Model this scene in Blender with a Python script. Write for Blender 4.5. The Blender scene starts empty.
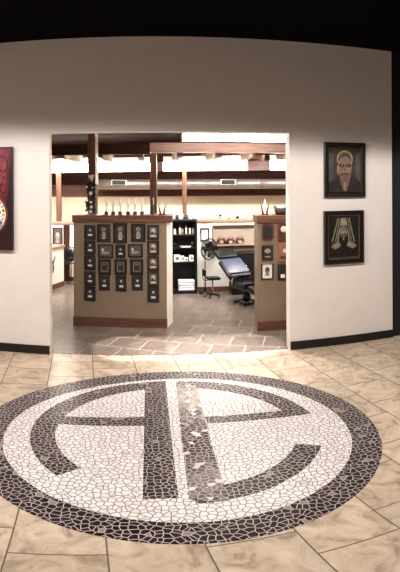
import bpy, bmesh, math, random
from math import sin, cos, pi, radians, sqrt
from mathutils import Vector, Matrix
random.seed(7)
scn = bpy.context.scene
col = scn.collection

# ------------------------------------------------------------------ camera
# a phone sweep panorama: an equirectangular camera, 502 px per radian
PXR = 502.0
EYE = 1.6
yaw = (200 - 148.2) / PXR
roll = -0.0049
cd = bpy.data.cameras.new('camera')
cam = bpy.data.objects.new('camera', cd)
col.objects.link(cam)
cd.type = 'PANO'
def pano(name, v):
    for tgt in (cd, getattr(cd, 'cycles', None)):
        if tgt is not None and hasattr(tgt, name):
            try:
                setattr(tgt, name, v)
                return True
            except Exception:
                pass
    return False
pano('panorama_type', 'EQUIRECTANGULAR')
pano('longitude_min', -200 / PXR)
pano('longitude_max', 200 / PXR)
pano('latitude_max', 184.1 / PXR)
pano('latitude_min', -(572 - 184.1) / PXR)
xh = Vector((cos(yaw), -sin(yaw), 0))
fw = Vector((sin(yaw), cos(yaw), 0))
zz = Vector((0, 0, 1))
rt = xh * cos(roll) + zz * sin(roll)
up = -xh * sin(roll) + zz * cos(roll)
M = Matrix((rt, up, -fw)).transposed().to_4x4()
M.translation = Vector((0, 0, EYE))
cam.matrix_world = M
scn.camera = cam

# ------------------------------------------------------------------ world, exposure, big lights
world = bpy.data.worlds.new('world')
scn.world = world
world.use_nodes = True
bg = world.node_tree.nodes['Background']
bg.inputs[0].default_value = (1.0, 0.86, 0.72, 1)
bg.inputs[1].default_value = 0.06
vs = scn.view_settings
vs.view_transform = 'Standard'
vs.look = 'None'
vs.exposure = 0.9
vs.gamma = 1.0
vs.use_curve_mapping = False

def spot(name, loc, power, color, angle, blend, target, radius=0.05):
    l = bpy.data.lights.new(name, 'SPOT')
    l.energy = power
    l.color = color
    l.spot_size = radians(angle)
    l.spot_blend = blend
    l.shadow_soft_size = radius
    o = bpy.data.objects.new(name, l)
    col.objects.link(o)
    o.location = loc
    d = Vector(target) - Vector(loc)
    o.rotation_euler = d.to_track_quat('-Z', 'Y').to_euler()
    return o
def area(name, loc, sx, sy, power, color, target, spread=180):
    l = bpy.data.lights.new(name, 'AREA')
    l.shape = 'RECTANGLE'
    l.size, l.size_y = sx, sy
    l.energy = power
    l.color = color
    l.spread = radians(spread)
    o = bpy.data.objects.new(name, l)
    col.objects.link(o)
    o.location = loc
    d = Vector(target) - Vector(loc)
    o.rotation_euler = d.to_track_quat('-Z', 'Y').to_euler()
    return o
WALL_Y = 4.472
WARM = (1.0, 0.945, 0.895)
# one long shielded lamp row on the front room's ceiling washes the wall (its valance, trim_4, cuts the light off above)
area('linear_lamp', (-0.6, 2.2, 2.9), 7.0, 0.012, 102, WARM, (-0.6, WALL_Y, 0.0))
# general downlights of the front room
for x, y, p in ((-1.2, 0.9, 34), (1.2, 0.9, 42)):
    spot('unseen_spot', (x, y, 2.8), p, WARM, 92, 0.7, (x, y, 0), 0.08)
# spots added unseen above the door head, to make the threshold's pools of light
for x in (-0.15, 0.2, 0.55, 0.9):
    spot('unseen_spot', (x, 4.86, 2.2), 170, (1.0, 0.96, 0.92), 21, 0.12, (x, 4.74, 0), 0.02)
for x in (0.05, 0.55, 1.05):
    spot('unseen_spot', (x, 4.86, 2.2), 34 + 34 * x, (1.0, 0.98, 0.96), 44, 1.0, (x, 4.15, 0), 0.02)  # wider added spots, brightening the floor in front of the opening
# fill lights added to brighten the back room, hidden by door head and beam
for x, y, z, sx, p, t in ((1.1, 4.95, 2.17, 1.6, 10, (1.1, 5.2, 0)), (3.4, 6.6, 2.1, 1.2, 60, (3.2, 7.2, 0.5)), (-3.0, 6.6, 2.1, 1.2, 60, (-2.6, 7.4, 0.5)),
                          (1.2, 6.5, 2.1, 2.6, 45, (1.2, 7.5, 0.5)), (-1.6, 6.5, 2.1, 1.6, 35, (-1.6, 7.9, 0.5))):
    area('fill_light', (x, y, z), sx, 0.12, p * 0.85, (1.0, 0.965, 0.935), t, 110)

for x in (-1.0, 1.6):
    area('fill_light', (x, 7.9, 2.08), 2.4, 0.12, 24, (1.0, 0.965, 0.935), (x, 9.5, 1.0), 120)  # further added fill, aimed at the back wall

# ------------------------------------------------------------------ materials
def lin(h):
    h = h.lstrip('#')
    out = []
    for i in (0, 2, 4):
        c = int(h[i:i+2], 16) / 255
        out.append(c / 12.92 if c <= 0.04045 else ((c + 0.055) / 1.055) ** 2.4)
    return (*out, 1)

def newmat(name):
    m = bpy.data.materials.new(name)
    m.use_nodes = True
    nt = m.node_tree
    return m, nt, nt.nodes['Principled BSDF']

def N(nt, typ, **kw):
    n = nt.nodes.new(typ)
    for k, v in kw.items():
        setattr(n, k, v)
    return n

def plain(name, hexc, rough=0.6, metal=0.0, var=0.12, scale=18, spec=0.5, bump=0.0, coat=0.0):
    """paint, cloth, plastic: a base colour with a little procedural mottling"""
    m, nt, b = newmat(name)
    tc = N(nt, 'ShaderNodeTexCoord')
    no = N(nt, 'ShaderNodeTexNoise')
    no.inputs['Scale'].default_value = scale
    no.inputs['Detail'].default_value = 3
    nt.links.new(tc.outputs['Object'], no.inputs['Vector'])
    rmp = N(nt, 'ShaderNodeMapRange')
    rmp.inputs[1].default_value = 0.3; rmp.inputs[2].default_value = 0.7
    rmp.inputs[3].default_value = 1 - var; rmp.inputs[4].default_value = 1 + var
    nt.links.new(no.outputs['Fac'], rmp.inputs[0])
    mix = N(nt, 'ShaderNodeMix', data_type='RGBA', blend_type='MULTIPLY')
    mix.inputs['Factor'].default_value = 1
    mix.inputs['A'].default_value = lin(hexc)
    nt.links.new(rmp.outputs[0], mix.inputs['B'])
    nt.links.new(mix.outputs['Result'], b.inputs['Base Color'])
    b.inputs['Roughness'].default_value = rough
    b.inputs['Metallic'].default_value = metal
    b.inputs['Specular IOR Level'].default_value = spec
    b.inputs['Coat Weight'].default_value = coat
    if bump:
        bp = N(nt, 'ShaderNodeBump')
        bp.inputs['Strength'].default_value = bump
        bp.inputs['Distance'].default_value = 0.004
        nt.links.new(no.outputs['Fac'], bp.inputs['Height'])
        nt.links.new(bp.outputs[0], b.inputs['Normal'])
    return m

def wood(name, c0, c1, axis='X', rough=0.5, spec=0.3):
    m, nt, b = newmat(name)
    tc = N(nt, 'ShaderNodeTexCoord')
    mp = N(nt, 'ShaderNodeMapping')
    s = {'X': (2, 24, 24), 'Y': (24, 2, 24), 'Z': (24, 24, 2)}[axis]
    mp.inputs['Scale'].default_value = s
    no = N(nt, 'ShaderNodeTexNoise')
    no.inputs['Scale'].default_value = 1.6
    no.inputs['Detail'].default_value = 5
    no.inputs['Distortion'].default_value = 0.6
    cr = N(nt, 'ShaderNodeValToRGB')
    cr.color_ramp.elements[0].position = 0.3; cr.color_ramp.elements[0].color = lin(c0)
    cr.color_ramp.elements[1].position = 0.7; cr.color_ramp.elements[1].color = lin(c1)
    nt.links.new(tc.outputs['Object'], mp.inputs['Vector'])
    nt.links.new(mp.outputs[0], no.inputs['Vector'])
    nt.links.new(no.outputs['Fac'], cr.inputs[0])
    nt.links.new(cr.outputs[0], b.inputs['Base Color'])
    b.inputs['Roughness'].default_value = rough
    b.inputs['Specular IOR Level'].default_value = spec
    return m

def emit(name, hexc, strength):
    m, nt, b = newmat(name)
    b.inputs['Base Color'].default_value = lin('#f0f0ee')
    b.inputs['Emission Color'].default_value = lin(hexc)
    b.inputs['Emission Strength'].default_value = strength
    return m

def tiles(name, rot, shift, bw, rh, mortar, ca, cb, cm, offset, rough, marble=0.5, vein='#8a7458'):
    m, nt, b = newmat(name)
    tc = N(nt, 'ShaderNodeTexCoord')
    mp = N(nt, 'ShaderNodeMapping')
    mp.inputs['Rotation'].default_value = (0, 0, rot)
    mp.inputs['Location'].default_value = (shift[0], shift[1], 0)
    nt.links.new(tc.outputs['Object'], mp.inputs['Vector'])
    br = N(nt, 'ShaderNodeTexBrick', offset=offset, offset_frequency=2, squash=1.0)
    br.inputs['Color1'].default_value = (0, 0, 0, 1)
    br.inputs['Color2'].default_value = (1, 1, 1, 1)
    br.inputs['Mortar'].default_value = (0.5, 0.5, 0.5, 1)
    br.inputs['Scale'].default_value = 1
    br.inputs['Mortar Size'].default_value = mortar
    br.inputs['Mortar Smooth'].default_value = 0.1
    br.inputs['Brick Width'].default_value = bw
    br.inputs['Row Height'].default_value = rh
    nt.links.new(mp.outputs[0], br.inputs['Vector'])
    # per tile offset of the marbling
    sc = N(nt, 'ShaderNodeVectorMath', operation='SCALE')
    sc.inputs['Scale'].default_value = 5.0
    nt.links.new(br.outputs['Color'], sc.inputs[0])
    ad = N(nt, 'ShaderNodeVectorMath', operation='ADD')
    nt.links.new(mp.outputs[0], ad.inputs[0]); nt.links.new(sc.outputs[0], ad.inputs[1])
    n1 = N(nt, 'ShaderNodeTexNoise')
    n1.inputs['Scale'].default_value = 7; n1.inputs['Detail'].default_value = 6; n1.inputs['Distortion'].default_value = 1.2
    n1.inputs['Roughness'].default_value = 0.62
    nt.links.new(ad.outputs[0], n1.inputs['Vector'])
    cr = N(nt, 'ShaderNodeValToRGB')
    e = cr.color_ramp.elements
    e[0].position = 0.32; e[0].color = lin(vein)
    e[1].position = 0.72; e[1].color = lin(cb)
    k = e.new(0.48); k.color = lin(ca)
    nt.links.new(n1.outputs['Fac'], cr.inputs[0])
    mx = N(nt, 'ShaderNodeMix', data_type='RGBA')
    mx.inputs['Factor'].default_value = marble
    mx.inputs['A'].default_value = lin(ca)
    nt.links.new(cr.outputs[0], mx.inputs['B'])
    # a small shade difference from tile to tile
    mr = N(nt, 'ShaderNodeMapRange')
    mr.inputs[3].default_value = 0.88; mr.inputs[4].default_value = 1.06
    nt.links.new(br.outputs['Color'], mr.inputs[0])
    ml = N(nt, 'ShaderNodeMix', data_type='RGBA', blend_type='MULTIPLY')
    ml.inputs['Factor'].default_value = 1
    nt.links.new(mx.outputs['Result'], ml.inputs['A']); nt.links.new(mr.outputs[0], ml.inputs['B'])
    mm = N(nt, 'ShaderNodeMix', data_type='RGBA')
    nt.links.new(br.outputs['Fac'], mm.inputs['Factor'])
    nt.links.new(ml.outputs['Result'], mm.inputs['A'])
    mm.inputs['B'].default_value = lin(cm)
    nt.links.new(mm.outputs['Result'], b.inputs['Base Color'])
    rr = N(nt, 'ShaderNodeMapRange')
    rr.inputs[3].default_value = rough; rr.inputs[4].default_value = 0.8
    nt.links.new(br.outputs['Fac'], rr.inputs[0])
    nt.links.new(rr.outputs[0], b.inputs['Roughness'])
    bp = N(nt, 'ShaderNodeBump', invert=True)
    bp.inputs['Strength'].default_value = 0.5; bp.inputs['Distance'].default_value = 0.002
    nt.links.new(br.outputs['Fac'], bp.inputs['Height'])
    nt.links.new(bp.outputs[0], b.inputs['Normal'])
    return m

def mosaic(name, ca, cb, grout, scale, edge, rough, odd=None, odd_share=0.0, tilt=0.06, spec=0.4):
    """broken tile mosaic: Voronoi shards, each with a shade and a slight tilt of its own"""
    m, nt, b = newmat(name)
    tc = N(nt, 'ShaderNodeTexCoord')
    wn = N(nt, 'ShaderNodeTexNoise'); wn.inputs['Scale'].default_value = 40; wn.inputs['Detail'].default_value = 1
    nt.links.new(tc.outputs['Object'], wn.inputs['Vector'])
    sc = N(nt, 'ShaderNodeVectorMath', operation='SCALE'); sc.inputs['Scale'].default_value = 0.008
    nt.links.new(wn.outputs['Color'], sc.inputs[0])
    ad = N(nt, 'ShaderNodeVectorMath', operation='ADD')
    nt.links.new(tc.outputs['Object'], ad.inputs[0]); nt.links.new(sc.outputs[0], ad.inputs[1])
    v1 = N(nt, 'ShaderNodeTexVoronoi', feature='F1', voronoi_dimensions='2D')
    v2 = N(nt, 'ShaderNodeTexVoronoi', feature='DISTANCE_TO_EDGE', voronoi_dimensions='2D')
    for v in (v1, v2):
        v.inputs['Scale'].default_value = scale
        v.inputs['Randomness'].default_value = 0.95
        nt.links.new(ad.outputs[0], v.inputs['Vector'])
    sep = N(nt, 'ShaderNodeSeparateColor')
    nt.links.new(v1.outputs['Color'], sep.inputs[0])
    mx = N(nt, 'ShaderNodeMix', data_type='RGBA')
    mx.inputs['A'].default_value = lin(ca); mx.inputs['B'].default_value = lin(cb)
    nt.links.new(sep.outputs[0], mx.inputs['Factor'])
    out = mx.outputs['Result']
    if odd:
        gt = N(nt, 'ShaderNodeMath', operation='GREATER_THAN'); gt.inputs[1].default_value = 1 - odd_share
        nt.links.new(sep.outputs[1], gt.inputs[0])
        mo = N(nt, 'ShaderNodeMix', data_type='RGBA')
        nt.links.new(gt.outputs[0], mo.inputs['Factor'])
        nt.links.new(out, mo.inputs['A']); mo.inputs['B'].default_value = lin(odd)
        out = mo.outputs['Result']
    st = N(nt, 'ShaderNodeMapRange')
    st.inputs[1].default_value = edge * 0.7; st.inputs[2].default_value = edge * 1.3
    nt.links.new(v2.outputs['Distance'], st.inputs[0])
    mm = N(nt, 'ShaderNodeMix', data_type='RGBA')
    nt.links.new(st.outputs[0], mm.inputs['Factor'])
    mm.inputs['A'].default_value = lin(grout)
    nt.links.new(out, mm.inputs['B'])
    nt.links.new(mm.outputs['Result'], b.inputs['Base Color'])
    rr = N(nt, 'ShaderNodeMapRange'); rr.inputs[3].default_value = 0.85; rr.inputs[4].default_value = rough
    nt.links.new(st.outputs[0], rr.inputs[0]); nt.links.new(rr.outputs[0], b.inputs['Roughness'])
    b.inputs['Specular IOR Level'].default_value = spec
    # tilt of each shard
    sb = N(nt, 'ShaderNodeVectorMath', operation='SUBTRACT'); sb.inputs[1].default_value = (0.5, 0.5, 0.5)
    nt.links.new(v1.outputs['Color'], sb.inputs[0])
    s2 = N(nt, 'ShaderNodeVectorMath', operation='SCALE'); s2.inputs['Scale'].default_value = tilt
    nt.links.new(sb.outputs[0], s2.inputs[0])
    ge = N(nt, 'ShaderNodeNewGeometry')
    a2 = N(nt, 'ShaderNodeVectorMath', operation='ADD')
    nt.links.new(ge.outputs['Normal'], a2.inputs[0]); nt.links.new(s2.outputs[0], a2.inputs[1])
    nm = N(nt, 'ShaderNodeVectorMath', operation='NORMALIZE'); nt.links.new(a2.outputs[0], nm.inputs[0])
    nt.links.new(nm.outputs[0], b.inputs['Normal'])
    return m

MAT = {}
MAT['wall'] = plain('painted cream wall', '#e4dad3', 0.75, var=0.02, scale=5, bump=0.05)
MAT['black_wall'] = plain('black wall', '#0d0b10', 0.7, var=0.1)
MAT['black_ceiling'] = plain('black painted ceiling', '#07040b', 0.95, var=0.2, scale=4, spec=0.05)
MAT['black_base'] = plain('black vinyl baseboard', '#0f0b0c', 0.45, var=0.1)
MAT['floor'] = tiles('beige stone tile', radians(82.5), (1.76, -0.08), 0.37, 0.355, 0.0035, '#c4ae97', '#dfcdb8', '#63554b', 0.5, 0.33, 0.85, '#8c7764')
MAT['inner_floor'] = tiles('brown stone tile', radians(18), (0.1, 0.05), 0.32, 0.32, 0.004, '#6b5e55', '#82746a', '#a89c92', 0.5, 0.3, 0.6, '#4d4038')
MAT['white_mosaic'] = mosaic('white broken tile', '#ece5e4', '#d6cdcb', '#82766f', 30, 0.075, 0.3)
MAT['dark_mosaic'] = mosaic('dark broken tile', '#0d0307', '#25121a', '#c3b6b1', 31, 0.06, 0.3, '#8a7c7c', 0.025, 0.03, 0.2)
MAT['dark_mosaic_glint'] = mosaic('dark broken tile with painted glints', '#12070b', '#3d2c30', '#c3b6b1', 31, 0.06, 0.2, '#cfc4c2', 0.08, 0.05, 0.3)  # bright reflections on the stem are put in as pale shards
MAT['beige'] = plain('beige wall', '#f0dcc0', 0.8, var=0.03, scale=3)
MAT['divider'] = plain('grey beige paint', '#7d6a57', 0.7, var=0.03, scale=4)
MAT['white'] = plain('white paint', '#ece6dd', 0.6, var=0.03)
MAT['brown_wood'] = wood('red brown wood', '#4d2f25', '#72493a', 'X')
MAT['post_wood'] = wood('brown timber', '#4b3024', '#7a5542', 'Z')
MAT['beam_wood'] = wood('pinkish brown timber', '#856660', '#a88a84', 'X')
MAT['dark_wood'] = wood('dark brown timber', '#2a1915', '#43291f', 'X', 0.8, 0.1)
MAT['dark_joist'] = wood('pale joist timber', '#4e3c31', '#6d5748', 'Y', 0.8, 0.1)
MAT['ceiling_board'] = wood('dark ceiling boards', '#140c0a', '#251814', 'Y', 0.95, 0.05)
MAT['tube'] = emit('fluorescent diffuser', '#fff1e0', 26)
MAT['steel'] = plain('galvanised duct', '#988b83', 0.35, 0.55, var=0.12, scale=6)
MAT['black'] = plain('black plastic', '#0e0c0d', 0.45, var=0.15)
MAT['black_metal'] = plain('black metal', '#141213', 0.35, 0.4, var=0.1)
MAT['frame_black'] = plain('black picture frame', '#140d0b', 0.3, var=0.15, coat=0.3)
MAT['mat_dark'] = plain('dark mount board', '#221916', 0.5, var=0.3, scale=60)
MAT['mat_grey'] = plain('grey mount board', '#4d443d', 0.5, var=0.35, scale=50)
MAT['pale'] = plain('pale plate', '#cfc4b4', 0.4, var=0.15, scale=60)
MAT['mid'] = plain('soft grey print', '#8c8076', 0.5, var=0.4, scale=90)
MAT['brass'] = plain('dull brass', '#8f7a50', 0.35, 0.6, var=0.1)
MAT['trophy_white'] = plain('pale gilt', '#efe4cf', 0.4, 0.0, var=0.08)
MAT['trophy_base'] = plain('trophy base', '#24140f', 0.35, var=0.2)
MAT['crystal'] = plain('frosted crystal', '#f4ece4', 0.15, var=0.05, spec=0.8)
MAT['red_blade'] = plain('dark red acrylic', '#5d231d', 0.25, var=0.15)
MAT['plaque_brown'] = wood('brown plaque wood', '#3d2018', '#5e3526', 'Z', 0.35)
MAT['plaque_red'] = plain('reddish plaque', '#8c5a45', 0.4, var=0.25, scale=40)
MAT['towel'] = plain('white towelling', '#e8e8ea', 0.95, var=0.06, scale=120, bump=0.6)
MAT['paper'] = plain('white paper', '#e9e4dd', 0.8, var=0.1, scale=70)
MAT['grey'] = plain('warm grey', '#8f8580', 0.5, var=0.15)
MAT['vinyl'] = plain('black vinyl', '#08090d', 0.27, var=0.12, scale=9, spec=0.3)
MAT['vinyl_blue'] = plain('blue black vinyl', '#39435c', 0.22, var=0.18, scale=6, spec=0.6)
MAT['chrome'] = plain('chrome', '#c9c9cc', 0.2, 0.9, var=0.05)
MAT['screen'] = plain('grey display backing', '#8d8072', 0.6, var=0.06)
MAT['display_frame'] = wood('beige display wood', '#7d6553', '#97806e', 'X')
MAT['hair'] = plain('red brown hair', '#5e3a32', 0.6, var=0.3, scale=80)
MAT['face_pink'] = plain('pale pink', '#e1bfb2', 0.6, var=0.08)
MAT['leaf'] = plain('dark leaves', '#241a14', 0.6, var=0.4, scale=40)
MAT['flower'] = plain('cream petals', '#f3e3d4', 0.7, var=0.08)
MAT['counter'] = wood('worktop', '#7d6350', '#9c8470', 'Y')
MAT['dash_dark'] = plain('dark dash', '#2f2723', 0.7, var=0.2)
MAT['dash_pale'] = plain('pale dash', '#6f655b', 0.7, var=0.15)
MAT['gold_halo'] = plain('ochre paint', '#a38a58', 0.5, var=0.2, scale=50)

# ------------------------------------------------------------------ mesh helpers
class MB:
    def __init__(self):
        self.v = []; self.f = []; self.mi = []; self.sm = []; self.mats = []
    def _m(self, m):
        if m not in self.mats:
            self.mats.append(m)
        return self.mats.index(m)
    def add(self, vs, fs, m, smooth=False):
        o = len(self.v); k = self._m(m)
        self.v += [tuple(p) for p in vs]
        for f in fs:
            self.f.append([o + i for i in f]); self.mi.append(k); self.sm.append(smooth)
        return self
    def box(self, x0, x1, y0, y1, z0, z1, m, bev=0.0):
        if bev <= 0:
            vs = [(x, y, z) for x in (x0, x1) for y in (y0, y1) for z in (z0, z1)]
            fs = [(0, 1, 3, 2), (4, 6, 7, 5), (0, 4, 5, 1), (2, 3, 7, 6), (0, 2, 6, 4), (1, 5, 7, 3)]
            return self.add(vs, fs, m)
        bm = bmesh.new()
        bmesh.ops.create_cube(bm, size=1)
        for v in bm.verts:
            v.co = Vector(((x0 + x1) / 2 + v.co.x * (x1 - x0), (y0 + y1) / 2 + v.co.y * (y1 - y0), (z0 + z1) / 2 + v.co.z * (z1 - z0)))
        bmesh.ops.bevel(bm, geom=bm.edges[:], offset=bev, segments=2, affect='EDGES', profile=0.5)
        bm.verts.index_update()
        vs = [v.co.copy() for v in bm.verts]; fs = [[v.index for v in f.verts] for f in bm.faces]
        bm.free()
        return self.add(vs, fs, m)
    def prism(self, pts, axis, a, b, m, smooth=False):
        """polygon pts (2D) extruded along axis from a to b; the 2D axes are the other two in order"""
        n = len(pts)
        def P(p, t):
            return {'x': (t, p[0], p[1]), 'y': (p[0], t, p[1]), 'z': (p[0], p[1], t)}[axis]
        vs = [P(p, a) for p in pts] + [P(p, b) for p in pts]
        self.add(vs, [list(range(n))[::-1], list(range(n, 2 * n))], m)
        o = len(self.v) - 2 * n; k = self._m(m)
        for i in range(n):
            j = (i + 1) % n
            self.f.append([o + i, o + j, o + n + j, o + n + i]); self.mi.append(k); self.sm.append(smooth)
        return self
    def lathe(self, prof, m, c=(0, 0, 0), n=20, axis='z', smooth=True):
        """prof: list of (r, h)"""
        vs = []; fs = []
        for r, h in prof:
            for i in range(n):
                a = 2 * pi * i / n
                p = (r * cos(a), r * sin(a), h)
                if axis == 'x': p = (p[2], p[0], p[1])
                if axis == 'y': p = (p[0], p[2], p[1])
                vs.append((c[0] + p[0], c[1] + p[1], c[2] + p[2]))
        for k in range(len(prof) - 1):
            for i in range(n):
                j = (i + 1) % n
                fs.append((k * n + i, k * n + j, (k + 1) * n + j, (k + 1) * n + i))
        if prof[0][0] > 1e-6: fs.append(tuple(range(n))[::-1])
        if prof[-1][0] > 1e-6: fs.append(tuple(range((len(prof) - 1) * n, len(prof) * n)))
        return self.add(vs, fs, m, smooth)
    def tube(self, path, r, m, n=8, cap=True):
        path = [Vector(p) for p in path]
        rs = r if isinstance(r, (list, tuple)) else [r] * len(path)
        vs = []; fs = []; ref = None
        for i, p in enumerate(path):
            t = (path[min(i + 1, len(path) - 1)] - path[max(i - 1, 0)]).normalized()
            if ref is None:
                ref = Vector((0, 0, 1)) if abs(t.z) < 0.9 else Vector((1, 0, 0))
            a = t.cross(ref).normalized(); b = t.cross(a).normalized(); ref = -b if (-b).dot(ref) > 0 else b
            for k in range(n):
                g = 2 * pi * k / n
                vs.append(p + a * cos(g) * rs[i] + b * sin(g) * rs[i])
        for i in range(len(path) - 1):
            for k in range(n):
                j = (k + 1) % n
                fs.append((i * n + k, i * n + j, (i + 1) * n + j, (i + 1) * n + k))
        if cap:
            fs.append(tuple(range(n))); fs.append(tuple(range((len(path) - 1) * n, len(path) * n))[::-1])
        return self.add(vs, fs, m, True)
    def ball(self, c, r, m, nu=14, nv=8):
        rx, ry, rz = r if isinstance(r, tuple) else (r, r, r)
        vs = []; fs = []
        for j in range(nv + 1):
            t = pi * j / nv
            for i in range(nu):
                a = 2 * pi * i / nu
                vs.append((c[0] + rx * sin(t) * cos(a), c[1] + ry * sin(t) * sin(a), c[2] + rz * cos(t)))
        for j in range(nv):
            for i in range(nu):
                k = (i + 1) % nu
                fs.append((j * nu + i, (j + 1) * nu + i, (j + 1) * nu + k, j * nu + k))
        return self.add(vs, fs, m, True)
    def build(self, name, parent=None, xf=None):
        me = bpy.data.meshes.new(name)
        vs = [tuple(xf @ Vector(p)) for p in self.v] if xf is not None else self.v
        me.from_pydata(vs, [], self.f)
        for m in self.mats:
            me.materials.append(MAT[m])
        for p, k, s in zip(me.polygons, self.mi, self.sm):
            p.material_index = k; p.use_smooth = s
        bm = bmesh.new(); bm.from_mesh(me)
        bmesh.ops.remove_doubles(bm, verts=bm.verts[:], dist=1e-6)
        bmesh.ops.dissolve_degenerate(bm, edges=bm.edges[:], dist=1e-7)
        if len([f for f in bm.faces]) > 1:
            bmesh.ops.recalc_face_normals(bm, faces=bm.faces[:])
        bm.to_mesh(me); bm.free()
        o = bpy.data.objects.new(name, me)
        col.objects.link(o)
        if parent is not None:
            o.parent = parent
        return o

def tag(o, label, cat, group=None):
    o['label'] = label; o['category'] = cat
    if group: o['group'] = group
    return o
def thing(name, label, cat, loc=(0, 0, 0), rz=0.0, group=None):
    o = bpy.data.objects.new(name, None)
    o.empty_display_size = 0.1
    col.objects.link(o)
    o.location = loc; o.rotation_euler = (0, 0, rz)
    return tag(o, label, cat, group)
def structure(o):
    o['kind'] = 'structure'
    return o
def copy_thing(root, loc, label, rz=None):
    r = root.copy(); col.objects.link(r); r.location = loc; r['label'] = label
    if rz is not None: r.rotation_euler = (0, 0, rz)
    for ch in list(root.children):
        c = ch.copy(); col.objects.link(c); c.parent = r
        for g in list(ch.children):
            d = g.copy(); col.objects.link(d); d.parent = c
    return r
def arc(cx, cz, r, a0, a1, n=14, rz=None):
    rz = rz or r
    return [(cx + r * cos(radians(a0 + (a1 - a0) * i / n)), cz + rz * sin(radians(a0 + (a1 - a0) * i / n))) for i in range(n + 1)]
ORD = ['first', 'second', 'third', 'fourth', 'fifth', 'sixth', 'seventh']

# ================================================================== THE SETTING
WY = 4.472           # front face of the big cream wall
WB = WY + 0.12       # its back face
WT = 2.958           # its top
DX0, DX1, DZ = -0.893, 1.291, 2.073
RX = 2.36            # where the cream wall ends on the right
b = MB(); b.box(-4.2, 5.0, -2.5, WY + 0.05, -0.08, 0, 'floor')
structure(b.build('floor'))
b = MB(); b.box(-4.2, 5.0, WY + 0.05, 9.6, -0.08, 0, 'inner_floor')
structure(b.build('floor_inner'))
b = MB(); b.prism([(-4.2, 0), (DX0, 0), (DX0, DZ), (DX1, DZ), (DX1, 0), (RX, 0), (RX, WT), (-4.2, WT)], 'y', WY, WB, 'wall')
structure(b.build('wall_front'))
b = MB(); b.box(RX + 0.002, 5.0, WY + 0.02, WB, 0, WT, 'black_wall')
structure(b.build('wall_right'))
b = MB(); b.box(-4.2, 5.0, -2.5, WB, WT + 0.001, WT + 0.1, 'black_ceiling')
structure(b.build('ceiling'))
b = MB(); b.prism([(-4.2, 2.858), (5.0, 2.826), (5.0, WT), (-4.2, WT)], 'y', 2.34, 2.36, 'black_ceiling')
structure(b.build('trim_4'))
b = MB(); b.box(-4.2, DX0 - 0.004, WY - 0.012, WY - 0.001, 0.001, 0.085, 'black_base')
structure(b.build('baseboard_left'))
b = MB(); b.box(DX1 + 0.004, RX, WY - 0.012, WY - 0.001, 0.001, 0.085, 'black_base')
structure(b.build('baseboard_right'))
# threshold: a thin rope-like strip of short dark and pale dashes
b = MB()
x = DX0 + 0.01; k = 0
while x < DX1 - 0.03:
    b.box(x, x + 0.03, WY + 0.035, WY + 0.043, 0.0, 0.002, 'dash_dark' if k % 2 else 'dash_pale')
    x += 0.03; k += 1
structure(b.build('trim_1'))
# back room shell
b = MB(); b.box(-4.2, 5.0, 9.5, 9.6, 0, 2.4, 'beige'); structure(b.build('wall_back'))
b = MB(); b.box(-4.3, -4.2, -2.5, 9.6, 0, 2.958, 'wall'); structure(b.build('wall_left'))
b = MB(); b.box(5.0, 5.1, WB, 9.6, 0, 2.4, 'beige'); structure(b.build('wall_side'))
b = MB(); b.box(-4.2, 5.0, WB + 0.002, 9.6, 2.3, 2.38, 'ceiling_board'); structure(b.build('ceiling_inner'))
b = MB(); b.box(-4.19, 4.99, 9.45, 9.498, 1.375, 1.59, 'brown_wood'); structure(b.build('trim_2'))
b = MB(); b.box(-4.19, 4.99, 9.47, 9.498, 1.592, 2.298, 'dark_wood'); structure(b.build('trim_3'))

# ================================================================== FLOOR MOSAIC
CX, CY, RR = 0.218, 2.95, 1.124
mo = thing('floor_mosaic', 'large round black and white broken-tile floor mosaic with a monogram', 'floor mosaic', (CX, CY, 0))
def ringpts(r0, r1, a0, a1, n, c=(0, 0)):
    o = [(c[0] + r1 * cos(a0 + (a1 - a0) * i / n), c[1] + r1 * sin(a0 + (a1 - a0) * i / n)) for i in range(n + 1)]
    q = [(c[0] + r0 * cos(a0 + (a1 - a0) * i / n), c[1] + r0 * sin(a0 + (a1 - a0) * i / n)) for i in range(n + 1)]
    return o, q
n = 128
b = MB(); b.lathe([(0, 0), (0.958, 0), (0.958, 0.002), (0, 0.002)], 'white_mosaic', n=n, smooth=False)
b.build('white_field', mo)
b = MB(); b.lathe([(0.958, 0.0), (RR, 0.0), (RR, 0.0022), (0.958, 0.0022), (0.958, 0.0)], 'dark_mosaic', n=n, smooth=False)
o_ = b.build('border_ring', mo); o_['label'] = 'dark outer ring of the mosaic'
LC = (-0.05, 0.055); Ri, Ro = 0.712, 0.855
Z0, Z1 = 0.0021, 0.0032
def strip(mb, r0, r1, a0, a1, m, steps=64):
    o, q = ringpts(r0, r1, radians(a0), radians(a1), steps, LC)
    vs = []
    for z in (Z0, Z1):
        vs += [(p[0], p[1], z) for p in o] + [(p[0], p[1], z) for p in q]
    L = steps + 1; fs = []
    for i in range(steps):
        fs.append((2 * L + i, 2 * L + i + 1, 3 * L + i + 1, 3 * L + i))
        fs.append((i, i + 1, 2 * L + i + 1, 2 * L + i))
        fs.append((L + i, 3 * L + i, 3 * L + i + 1, L + i + 1))
    fs.append((0, 2 * L, 3 * L, L)); fs.append((L - 1, 2 * L - 1, 4 * L - 1, 3 * L - 1))
    mb.add(vs, fs, m)
def slab(mb, pts, m):
    mb.prism(pts, 'z', Z0, Z1 + 0.0004, m)
def ang_at(x, r):   # angle on the upper half of the letter ring at local x
    return math.degrees(math.acos(max(-1, min(1, (x - LC[0]) / r))))
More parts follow.
